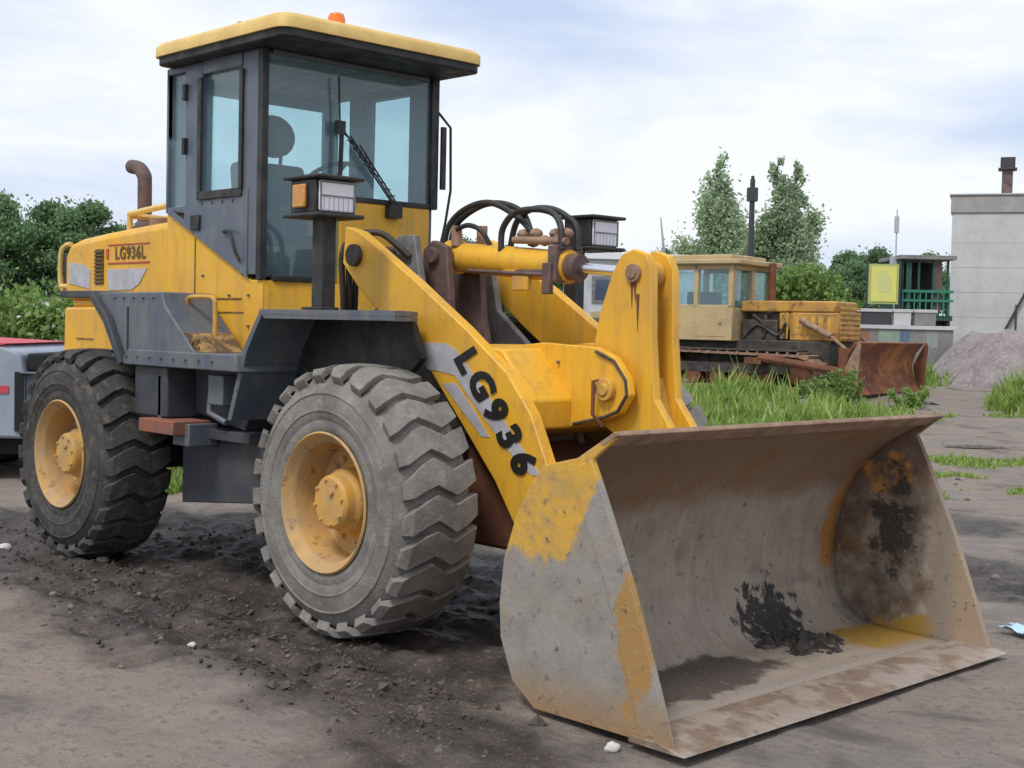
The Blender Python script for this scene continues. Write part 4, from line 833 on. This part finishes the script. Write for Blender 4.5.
for y in (-.56, -.42, .42, .56):
    b = MB(); b.prism([(2.70, .10), (2.66, .38), (2.72, .66), (2.84, .80), (2.80, .66), (2.772, .50), (2.755, .36), (2.78, .20), (2.80, .12)], y-.02, y+.02); P_('hinge_ear', b, 'yellow_worn', bk)
for y in (-.16, .16):
    b = MB(); b.prism([(2.72, .64), (2.76, .86), (2.90, .88), (2.93, .86), (2.84, .76), (2.80, .66)], y-.018, y+.018); P_('hinge_ear', b, 'yellow_worn', bk)
bolt = MB(); bolt.tube([(0, .004, 0), (0, -.008, 0)], .008, 6)
bolt = bolt.build('bolt', 'slate', L, smooth=40)
spots_b = [(-.95+.14*k, -1.028, 1.30) for k in range(9)] + [(-1.0+.12*k, -1.008, 1.655) for k in range(5)] + [(.36, -.988+.01, 1.15)] + [(-.55+.115*k, -YC-.020, 2.24) for k in range(4)] + [(-.04, -YC-.006, 1.5), (-.04, -YC-.006, 1.68), (-.55, -YC-.006, 1.8), (-.25, -YC-.006, 1.68)] + [(1.75, -.198, 1.30), (1.75, -.198, 1.2), (2.05, -.198, 1.36)]
for k, p in enumerate(spots_b):
    o = bolt if k == 0 else bolt.copy()
    if k: COL.objects.link(o); o.parent = L
    o.location = p
# dirt left in the bucket
b = MB(); n = 60; vs = []
for j in range(n+1):
    for i in range(n+1):
        u, v = (i/n-.5)*2, (j/n-.5)*2; h = max(0, 1-(u*u+v*v))**.8; x = 3.04+.24*u; y = .52+.27*v
        base = .024 + max(0, (3.0-x))**1.5*1.3
        vs.append((x+.04*fbm(x, y, 7), y+.05*fbm(y, x, 6), base - .03 + (h**.6)*(.055+.06*noise.fractal(Vector((x*13, y*13, 1)), .75, 2, 6))))
b.add(vs, [(j*(n+1)+i, j*(n+1)+i+1, (j+1)*(n+1)+i+1, (j+1)*(n+1)+i) for j in range(n) for i in range(n) if ((i+.5)/n-.5)**2+((j+.5)/n-.5)**2 < .25])
o = b.build('dirt_heap', mat('black_wet_dirt', (0.022, 0.02, 0.018), .7, c2=(.06, .05, .04), sc=14, c3=(.13, .11, .09), sc3=30, lo3=.58, hi3=.68, bump=.8, bsc=45), None, smooth=50); tag(o, 'small black heap of wet dirt lying inside the loader bucket', 'dirt')

# ================================================================== the far side of the yard
def yard(name, s, t, rz, label, cat, group=None, dz=0.0):
    x, y = W(s, t); e = empty(name, (x, y, gz(x, y)+dz), YAW_R + rz); tag(e, label, cat, group); return e
YAW_R = math.atan2(0.7220, 0.6918)     # local +x = right, local +y = away
M['dozer_yellow'] = mat('faded_dozer_yellow', (0.56, 0.30, 0.05), 0.6, c2=(0.36, 0.20, 0.06), sc=2.5, c3=(0.15, 0.08, 0.04), sc3=7, lo3=.54, hi3=.66, streak=(.20, .10, .05))
M['dozer_beige'] = mat('beige_cab_paint', (0.50, 0.38, 0.20), 0.6, c2=(0.42, 0.31, 0.17), sc=3, c3=(0.25, 0.16, 0.09), sc3=10, lo3=.62, hi3=.75)
M['white_wall'] = mat('white_hut_paint', (0.55, 0.57, 0.60), .7, c2=(0.42, 0.43, 0.45), sc=3)
M['concrete'] = mat('concrete', (0.56, 0.555, 0.56), .9, c2=(0.48, 0.47, 0.475), sc=1.5, c3=(0.38, 0.37, 0.365), sc3=6, lo3=.60, hi3=.8)
M['joint'] = mat('panel_joint', (0.49, 0.485, 0.49), .9)
M['parapet'] = mat('parapet_concrete', (0.38, 0.36, 0.35), .9, c2=(0.30, 0.285, 0.28), sc=2)
M['concrete_dark'] = mat('weathered_concrete', (0.27, 0.255, 0.245), .9, c2=(0.17, 0.16, 0.16), sc=1.2)
M['green_paint'] = mat('dark_green_paint', (0.02, 0.10, 0.07), .6, c2=(0.03, 0.06, 0.05), sc=4)
M['void'] = mat('dark_interior', (0.012, 0.014, 0.015), .9)
M['sign_yellow'] = mat('yellow_sign_paint', (0.72, 0.68, 0.15), .6, c2=(0.62, 0.62, 0.22), sc=2)
M['sign_green'] = mat('green_sign_paint', (0.38, 0.46, 0.16), .6)
M['gravel'] = mat('pinkish_grey_gravel', (0.26, 0.225, 0.225), .95, c2=(0.17, 0.14, 0.145), sc=2.5, c3=(0.36, 0.32, 0.31), sc3=14, lo3=.5, hi3=.7, bump=.8, bsc=9)
M['silver'] = mat('silver_blue_paint', (0.33, 0.38, 0.45), .35, c2=(0.26, 0.30, 0.36), sc=2)
M['bumper'] = mat('slate_bumper', (0.10, 0.12, 0.15), .5)
M['red_trim'] = mat('red_trim', (0.55, 0.06, 0.08), .5)
M['pole'] = mat('dark_pole', (0.05, 0.05, 0.055), .7)
M['pale_pole'] = mat('pale_galvanised_pole', (0.45, 0.46, 0.48), .5)
M['brick_stack'] = mat('dark_chimney_metal', (0.10, 0.07, 0.075), .8, c2=(0.2, .13, .12), sc=4)

# bulldozer (local +x = forward)
DZ = yard('bulldozer', 4.95, 27.0, R(-36), 'old beige and yellow crawler bulldozer with a rusty blade at the back of the yard', 'bulldozer')
DZ.scale = (1.16, 1.16, 1.0)
for s in (-1, 1):
    tk = empty('track'); tk.parent = DZ; y0, y1 = s*.80-.2, s*.80+.2
    b = MB(); pth = []
    for k in range(12): a = PI/2 - PI*k/11; pth.append((1.15+.33*math.cos(a), .36+.33*math.sin(a)))
    for k in range(12): a = -PI/2 - PI*k/11; pth.append((-1.35+.36*math.cos(a), .38+.36*math.sin(a)))
    # inner offset loop
    inn = [(x-(.05 if x > 1.1 else -.05 if x < -1.3 else 0)*1.0, z+(-.05 if z > .4 else .05)) for x, z in pth]
    n = len(pth); vs = [(x, y0, z) for x, z in pth] + [(x, y1, z) for x, z in pth] + [(x, y0, z) for x, z in inn] + [(x, y1, z) for x, z in inn]
    fs = []
    for i in range(n):
        j = (i+1) % n; fs += [(i, j, n+j, n+i), (2*n+i, 3*n+i, 3*n+j, 2*n+j), (i, 2*n+i, 2*n+j, j), (n+i, n+j, 3*n+j, 3*n+i)]
    b.add(vs, fs)
    L_ = sum(math.dist(pth[i], pth[(i+1) % n]) for i in range(n)); cnt_ = 40; acc = 0; i = 0; q = 0
    for k in range(cnt_):
        tgt = L_*k/cnt_
        while q + math.dist(pth[i], pth[(i+1) % n]) < tgt: q += math.dist(pth[i], pth[(i+1) % n]); i += 1
        a_, c_ = Vector((pth[i][0], 0, pth[i][1])), Vector((pth[(i+1) % n][0], 0, pth[(i+1) % n][1])); f = (tgt-q)/max(1e-6, (c_-a_).length); p = a_.lerp(c_, f)
        an = math.atan2(c_.z-a_.z, c_.x-a_.x); T = Matrix.Translation((p.x, 0, p.z)) @ Matrix.Rotation(-an, 4, 'Y'); b.box(-.02, .02, y0-.01, y1+.01, -.04, .045, T)
    P_('track_chain', b, 'rust_pale' if s < 0 else 'rust', tk, bevel=0)
    for (x, r_) in ((1.15, .27), (-1.35, .30), (-.8, .14), (-.35, .14), (.1, .14), (.55, .14)):
        w_ = MB(); w_.cyl((x, s*.80-.1, .37 if r_ > .2 else .22), (x, s*.80+.1, .37 if r_ > .2 else .22), r_, 20); P_('roller', w_, 'rust', tk, smooth=40)
    b = MB(); b.box(-1.2, 1.0, s*.8-.1, s*.8+.1, .30, .50); b.box(-1.55, 1.15, s*.8-.22, s*.8+.22, .74, .775); P_('track_frame', b, 'inner_dark', tk)
b = MB(); b.box(-1.6, 1.5, -.55, .55, .35, .95); b.box(-.1, .55, -.5, .5, .9, 1.35); P_('body', b, 'inner_dark', DZ, bevel=.02)
cb = empty('cab'); cb.parent = DZ
b = MB()
x0, x1, y0, y1, z0, zw, zt = -1.5, -.15, -.78, .78, .92, 1.62, 2.42
b.box(x0, x1, y0, y0+.05, z0, zw); b.box(x0, x1, y1-.05, y1, z0, zw); b.box(x0, x0+.05, y0+.05, y1-.05, z0, zw); b.box(x1-.05, x1, y0+.05, y1-.05, z0, zw-.05)
for (x, y) in ((x0, y0), (x0, y1-.1), (x1-.09, y0), (x1-.09, y1-.1), (-.90, y0), (-.90, y1-.1), (x1-.09, -.05)): b.box(x, x+.09, y, y+.1, zw-.06, zt)
b.box(x0, x1, y0, y0+.08, zt-.1, zt); b.box(x0, x1, y1-.08, y1, zt-.1, zt); b.box(x1-.08, x1, y0+.08, y1-.08, zt-.1, zt); P_('cab_shell', b, 'dozer_beige', cb, bevel=.012)
b = MB(); b.plan(rrect(x0-.1, x1+.16, y0-.1, y1+.1, .08), zt, zt+.10); b.box(x0+.1, x1-.1, y0+.1, y1-.1, zt+.1, zt+.2); b.box(x1-.2, x1-.05, -.2, .1, zt+.1, zt+.2); P_('cab_roof', b, 'dozer_beige', cb, bevel=.02)
b = MB(); b.box(x1-.07, x1-.06, y0+.1, -.05, zw-.05, zt-.1); b.box(x1-.07, x1-.06, .05, y1-.1, zw-.05, zt-.1); b.box(x0+.09, x1-.09, y0+.03, y0+.035, zw, zt-.1); b.box(x0+.09, x1-.09, y1-.035, y1-.03, zw, zt-.1); b.box(x0+.02, x0+.025, y0+.1, y1-.1, zw, zt-.1); o = P_('cab_window', b, 'glass', cb, bevel=0)
b = MB(); b.box(-1.3, -.9, -.3, .3, .95, 1.9); b.box(-.75, -.5, .1, .5, .95, 1.5); P_('cab_seat', b, 'seat', cb, bevel=.04)
b = MB(); b.box(-.86, -.26, y0-.006, y0, 1.0, 1.6); b.box(-.40, -.34, y0-.03, y0-.006, 1.25, 1.35); P_('cab_door', b, 'dozer_beige', cb, bevel=.004)
b = MB(); b.box(-.15, 1.55, -.47, .47, 1.50, 1.72); b.box(.75, 1.62, -.47, .47, .95, 1.50); b.box(.55, .75, -.45, .45, 1.15, 1.5)
P_('engine_hood', b, 'dozer_yellow', DZ, bevel=.03)
b = MB()
for k in range(7): b.box(1.62, 1.635, -.42, .42, 1.0+.095*k, 1.05+.095*k)
for k in range(5): b.box(.85+.14*k, .93+.14*k, -.476, -.47, 1.08, 1.42)
b.box(.70, .73, -.474, -.47, .98, 1.5); P_('grille', b, 'yellow_worn', DZ, bevel=0)
b = MB(); b.box(.0, .62, -.36, .36, .95, 1.48); b.tube([(.1, -.4, 1.4), (.5, -.42, 1.1)], .04); b.tube([(.3, -.42, 1.45), (.3, -.42, 1.0)], .03); b.box(.0, .12, -.44, -.36, 1.0, 1.3); b.tube(spline([(-.1, -.5, .95), (.2, -.52, 1.25), (.55, -.5, 1.05), (.7, -.5, 1.3)], 4), .03, 6); b.tube(spline([(.1, -.5, 1.45), (.35, -.53, 1.2), (.25, -.5, .9)], 4), .025, 6); b.cyl((.35, -.5, 1.15), (.35, -.36, 1.15), .1, 12); P_('engine', b, 'inner_dark', DZ, bevel=.01)
b = MB(); b.box(.55, .66, -.40, -.36, .98, 1.3); P_('engine_part', b, 'rust_pale', DZ)
b = MB(); b.cyl((.05, .32, 1.65), (.05, .32, 2.50), .065, 14); P_('exhaust_pipe', b, 'rust', DZ, smooth=40)
b = MB(); b.tube([(.55, -1.14, .62), (2.15, -1.14, .38)], .075, 8); b.tube([(.55, 1.14, .62), (2.15, 1.14, .38)], .075, 8); b.box(.3, .6, -1.2, 1.2, .5, .62); P_('push_arm', b, 'rust', DZ, bevel=0)
for s in (-1, 1):
    b = MB(); b.tube([(1.0, s*.56, 1.35), (1.55, s*.62, 1.05)], .06, 12); b.tube([(1.55, s*.62, 1.05), (2.15, s*.7, .55)], .03, 10); P_('blade_cylinder', b, 'rust_pale', DZ, smooth=50, bevel=0)
blp = [(2.34, .0), (2.20, .25), (2.16, .5), (2.22, .75), (2.36, .95)]; blk = [(2.32, .97), (2.14, .75), (2.08, .5), (2.12, .25), (2.26, .0)]
b = MB(); b.prism(blp + blk, -1.5, 1.5); b.box(2.0, 2.1, -1.3, 1.3, .2, .28); b.box(2.0, 2.1, -1.3, 1.3, .65, .72)
for y in (-1.3, -.5, .5, 1.3): b.box(1.98, 2.14, y-.03, y+.03, .1, .85)
P_('blade', b, 'rust_blade', DZ, bevel=.008)
b = MB(); b.prism([(2.335, .0), (2.20, .25), (2.17, .5), (2.38, .97), (2.42, .9), (2.36, 0.)], -1.53, -1.5); P_('blade_end_plate', b, 'rust_pale', DZ, bevel=0)
b = MB(); b.prism([(2.335, .0), (2.20, .25), (2.17, .5), (2.38, .97), (2.42, .9), (2.36, 0.)], 1.5, 1.53); P_('blade_end_plate', b, 'rust', DZ, bevel=0)

# white hut
H = yard('white_hut', 3.3, 37.0, R(6), 'white painted hut seen between the loader arm and the bulldozer', 'hut')
b = MB(); b.box(-1.6, 2.2, 0, 2.6, 0, 2.75); P_('wall', b, 'white_wall', H, bevel=.02)
b = MB(); b.box(-1.75, 2.35, -.12, 2.7, 2.75, 2.93); P_('roof', b, mat('white_fascia', (.75, .76, .78), .6), H, bevel=.01)
for x in (-.85,):
    b = MB(); b.box(x-.33, x+.33, -.03, 0, 1.55, 2.3); wf = P_('window', b, 'steel_grey', H); b = MB(); b.box(x-.24, x+.24, -.045, -.03, 1.65, 2.2); P_('pane', b, 'glass_dark', wf, bevel=0)
b = MB(); b.box(-1.2, 1.9, -.05, -.0, 1.15, 1.32); P_('wall_band', b, 'dozer_beige', H, bevel=0)
b = MB(); b.box(.5, 1.2, -.04, 0, 0, 2.0); P_('door', b, 'steel_grey', H)
# poles
o = MB().tube([(0, 0, -.1), (0, 0, 5.35)], .085, 10, .055).build('pole_tmp', 'pole', None, smooth=50); o.name = 'pole'
LP = yard('lamp_post', 6.98, 40, 0, 'tall dark post with a box lamp at its top between the pale poplars', 'post'); o.parent = LP; o.scale = (1.35, 1.35, 1)
b = MB(); b.box(-.15, .15, -.12, .12, 4.7, 5.1); b.cyl((0, 0, 5.1), (0, 0, 5.45), .05); P_('lamp_head', b, 'pole', LP)
AM = yard('antenna_mast', 11.42, 40.5, 0, 'thin grey antenna mast behind the yellow sign', 'mast')
b = MB(); b.tube([(0, 0, 0), (0, 0, 4.6)], .035, 8, .02); P_('mast_tube', b, 'pale_pole', AM, bevel=0); b = MB(); b.box(-.06, .06, -.05, .05, 3.9, 4.4); b.box(-.15, .15, -.1, .1, 2.7, 3.2); P_('antenna', b, 'pale_pole', AM)
JB = yard('crane_jib', 6.9, 62, 0, 'faint pale crane jib leaning left of the poplars', 'crane')
b = MB(); b.tube([(.35, 0, 0), (-.25, 0, 6.0)], .05, 6, .03); b.tube([(.6, 0, 0), (-.25, 0, 6.0)], .04, 6, .03)
for k in range(12): q = k/12; b.tube([(.35-.6*q, 0, 6*q), (.6-.85*(q+.06), 0, 6*(q+.06))], .02, 4)
P_('lattice', b, 'pale_pole', JB, bevel=0)

# green booth, yellow sign, low wall, stacked blocks
G = yard('green_booth', 11.93, 40, 0, 'dark green open booth with a railing between yellow sign and concrete building', 'booth', dz=.0)
b = MB(); b.box(-.72, 1.7, 0, 2.2, 1.30, 1.45); b.box(-.72, 1.7, 2.1, 2.2, 1.45, 3.1); b.box(-.72, -.62, 0, 2.1, 1.45, 3.1)
for x in (-.72, .05, .72, 1.4): b.box(x, x+.09, 0, .09, 1.45, 3.1)
b.box(-.5, -.25, .0, .05, 1.45, 3.0); P_('booth_frame', b, 'green_paint', G, bevel=0)
b = MB(); b.box(-.55, 1.7, 1.9, 2.08, 1.46, 3.05); P_('booth_interior', b, 'void', G, bevel=0)
b = MB(); b.box(-.85, 1.75, -.15, 2.3, 3.1, 3.22); P_('booth_roof', b, 'concrete_dark', G)
b = MB(); b.box(-.7, 1.7, -.06, -.02, 2.12, 2.20); b.box(-.7, 1.7, -.06, -.02, 1.85, 1.92)
for k in range(9): b.box(-.68+.27*k, -.62+.27*k, -.05, -.02, 1.45, 2.12)
P_('railing', b, mat('green_rail', (.03, .20, .13), .5), G, bevel=0)
b = MB(); b.box(.72, 1.15, .02, .06, 1.5, 3.05); P_('booth_door', b, 'exhaust', G, bevel=0)
b = MB()
for x in (-.6, .5, 1.5): b.box(x, x+.15, .1, 2.0, -.1, 1.3)
b.box(-.7, 1.7, .5, 2.0, .3, 1.3); P_('booth_base', b, 'pole', G, bevel=0)
G.scale = (.64, 1, 1)
Y_ = yard('yellow_sign_board', 10.86, 39.6, 0, 'square yellow board with a green edge and faint green figure beside the green booth', 'sign')
b = MB(); b.box(-.46, .42, 0, .06, 1.75, 2.92); P_('board_edge', b, 'sign_green', Y_, bevel=0); b = MB(); b.box(-.39, .35, -.02, 0, 1.82, 2.85); P_('board_face', b, 'sign_yellow', Y_, bevel=0)
b = MB(); b.prism([(-.2, 2.1), (-.22, 2.5), (-.1, 2.62), (-.12, 2.72), (.1, 2.72), (.08, 2.62), (.22, 2.5), (.2, 2.1)], -.024, -.02); P_('board_figure', b, mat('faded_green', (.60, .60, .24), .6), Y_, bevel=0)
b = MB(); b.box(-.5, -.42, .06, .14, -.1, 3.0); b.box(.42, .5, .06, .14, -.1, 3.0); P_('board_leg', b, 'pole', Y_, bevel=0)
Wl = yard('low_wall', 9.75, 35.2, 0, 'low weathered concrete wall with faded paint patches behind the rusty blade', 'wall')
b = MB(); b.box(-1.8, 1.75, 0, .25, -.1, 1.02); P_('wall_body', b, 'concrete_dark', Wl)
b = MB(); b.box(-1.85, 1.8, -.05, .3, 1.02, 1.12); P_('coping', b, 'concrete', Wl)
for x, wd, c in ((-1.55, .45, (.20, .23, .25)), (-.85, .4, (.30, .15, .09)), (-.2, .55, (.28, .36, .28)), (.35, .26, (.12, .18, .27)), (1.05, .3, (.30, .33, .33))):
    b = MB(); b.box(x, x+wd, -.006, 0, .55, .98); P_('paint_patch', b, mat('faded_patch', c, .8, c2=tuple(q*.8 for q in c), sc=3), Wl, bevel=0)
gp = 'concrete blocks lined up on the low wall'
lb = ['dark grey block at the left end, next to the bulldozer hood', 'dark block under the middle of the yellow sign', 'pale block right of the yellow sign', 'mid grey block under the green booth']
for k, (x, wd, m_) in enumerate(((-1.55, .62, 'pole'), (-.75, .85, 'pole'), (.2, .45, 'concrete'), (.75, .55, 'concrete_dark'))):
    e = yard('concrete_block', 9.75+x+wd/2, 35.3, 0, lb[k], 'block', gp); e.location.z += 1.12; b = MB(); b.box(-wd/2, wd/2, -.05, .2, 0, .34); P_('block_body', b, m_, e, bevel=.01); b = MB(); b.box(-wd/2-.03, wd/2+.03, -.07, .22, .34, .42); P_('block_cap', b, 'concrete', e)

# concrete building
Bd = yard('concrete_building', 14.2, 44, R(-19.5), 'windowless pale concrete building with a chimney at the right edge', 'building')
b = MB(); b.box(0, 12, 0, 9, -.3, 4.85); P_('wall', b, 'concrete', Bd, bevel=.02)
b = MB(); b.box(-.05, 12.05, -.05, 9.05, 4.852, 5.42); P_('parapet', b, 'parapet', Bd, bevel=.02)
b = MB()
for z in (.7, 1.5, 2.3, 3.1, 3.9): b.box(0, 12, -.006, 0, z-.012, z+.012)
P_('panel_joint', b, 'joint', Bd, bevel=0)
b = MB(); b.box(.02, .25, .3, .6, 5.42, 5.5); b.box(-.1, 12.1, -.1, 9.1, 5.422, 5.47); P_('roof_edge', b, 'pale_pole', Bd)
b = MB(); b.tube([(1.75, -.1, 1.1), (2.6, -.1, 2.9)], .04, 6); b.tube([(2.05, -.1, 1.0), (2.05, -.1, 1.9)], .03, 6); b.tube([(2.3, -.1, .9), (3.2, -.1, 2.5)], .05, 6); P_('wall_pipe', b, 'pole', Bd, bevel=0)
b = MB(); b.box(1.48, 1.82, 1.0, 1.34, 5.4, 6.35); P_('chimney', b, 'brick_stack', Bd, bevel=.02)
b = MB(); b.box(1.42, 1.88, .93, 1.40, 6.352, 6.75); b.box(1.36, 1.94, .87, 1.46, 6.34, 6.40); P_('chimney_cap', b, 'pole', Bd, bevel=.01)

# gravel mound
b = MB(); n = 60; vs = []
for j in range(n+1):
    for i in range(n+1):
        u, v = (i/n-.5)*2, (j/n-.5)*2; r_ = math.sqrt(u*u+v*v); h = min(1, max(0, 1-r_)*3.4); h = h*(1.3-.3*h)
        fx = noise.fractal(Vector((u*4, v*4, 2)), .8, 2, 5)
        vs.append((3.6*u, 2.9*v, -.12 + h*1.12 + (h > 0)*.13*fx*min(1, h*5)))
b.add(vs, [(j*(n+1)+i, j*(n+1)+i+1, (j+1)*(n+1)+i+1, (j+1)*(n+1)+i) for j in range(n) for i in range(n)])
o = b.build('gravel_mound', 'gravel', None, smooth=70); x, y = W(12.6, 29.5); o.location = (x, y, gz(x, y)); o.rotation_euler = (0, 0, YAW_R); tag(o, 'pinkish grey gravel mound heaped in front of the concrete building', 'gravel mound')
lb2 = ['long grey slab lying flat on the ground at the right, beyond the bucket', 'dark flat plank lying at the foot of the gravel mound']
for k, (s, t, lx, m_) in enumerate(((6.0, 17.3, .85, 'grey_stone'), (7.2, 23.8, .7, 'pole'))):
    b = MB(); b.prism([(-lx/2, -.02), (-lx/2*.9, .02), (-.1, .035), (lx/2*.7, .02), (lx/2, -.02)], -.18, .2); o = b.build('slab' if k == 0 else 'plank', m_, None, bevel=.01); x, y = W(s, t); o.location = (x, y, gz(x, y)); o.rotation_euler = (0, 0, YAW_R-.15); tag(o, lb2[k], 'slab' if k == 0 else 'plank')

# silver truck at the left edge, its nose behind the rear wheel
TK = yard('pickup_truck', -4.28, 12.4, 0, 'silver truck with red trim mostly outside the left edge, behind the rear wheel', 'truck')
b = MB(); b.prism([(-4.4, .38), (-4.4, 1.05), (-2.3, 1.12), (-2.2, 1.30), (-.42, 1.24), (-.27, 1.18), (-.22, .95), (-.22, .38)], 0, 1.7); P_('body', b, 'silver', TK, bevel=.03)
b = MB(); b.prism([(-3.9, 1.12), (-3.6, 1.85), (-2.5, 1.85), (-2.0, 1.28)], .12, 1.58); P_('cabin', b, 'silver', TK, bevel=.05)
b = MB(); b.prism([(-3.7, 1.25), (-3.5, 1.75), (-2.55, 1.75), (-2.15, 1.28)], .112, .118); P_('side_window', b, 'glass_dark', TK, bevel=0)
b = MB(); b.prism([(-2.2, 1.305), (-.42, 1.245), (-.38, 1.26), (-2.2, 1.33)], -.01, 1.71); P_('hood_trim', b, 'red_trim', TK, bevel=0)
b = MB(); b.box(-4.3, -.36, -.012, 0, .80, .87); P_('side_stripe', b, 'red_trim', TK, bevel=0)
b = MB(); b.box(-.22, .02, .02, 1.66, .30, .98); b.box(-.26, .05, -.03, 1.7, .98, 1.0); P_('bumper', b, 'bumper', TK, bevel=.03)
b = MB(); b.box(-.23, -.06, .1, 1.6, 1.0, 1.17); P_('grille', b, 'void', TK, bevel=.02)
b = MB(); b.box(-.30, -.22, -.02, .0, .45, 1.0); P_('door_gap', b, 'void', TK, bevel=0)
b = MB(); b.box(-4.2, -.12, .15, 1.55, .22, .40); P_('underbody', b, 'void', TK)
for x in (-.95, -3.5):
    for y in (.06, 1.42):
        wr = empty('wheel'); wr.parent = TK; b = MB(); b.lathe_y([(.19, y-.02), (.30, y-.03), (.34, y+.02), (.34, y+.18), (.30, y+.23), (.19, y+.22)], 32, Matrix.Translation((x, 0, .34)), closed=True); P_('tyre', b, 'black', wr, smooth=50, bevel=0)
        b = MB(); b.lathe_y([(.0001, y+.04), (.08, y+.02), (.19, y+.05), (.195, y+.0)], 24, Matrix.Translation((x, 0, .34))); P_('rim', b, 'steel_grey', wr, smooth=50, bevel=0)
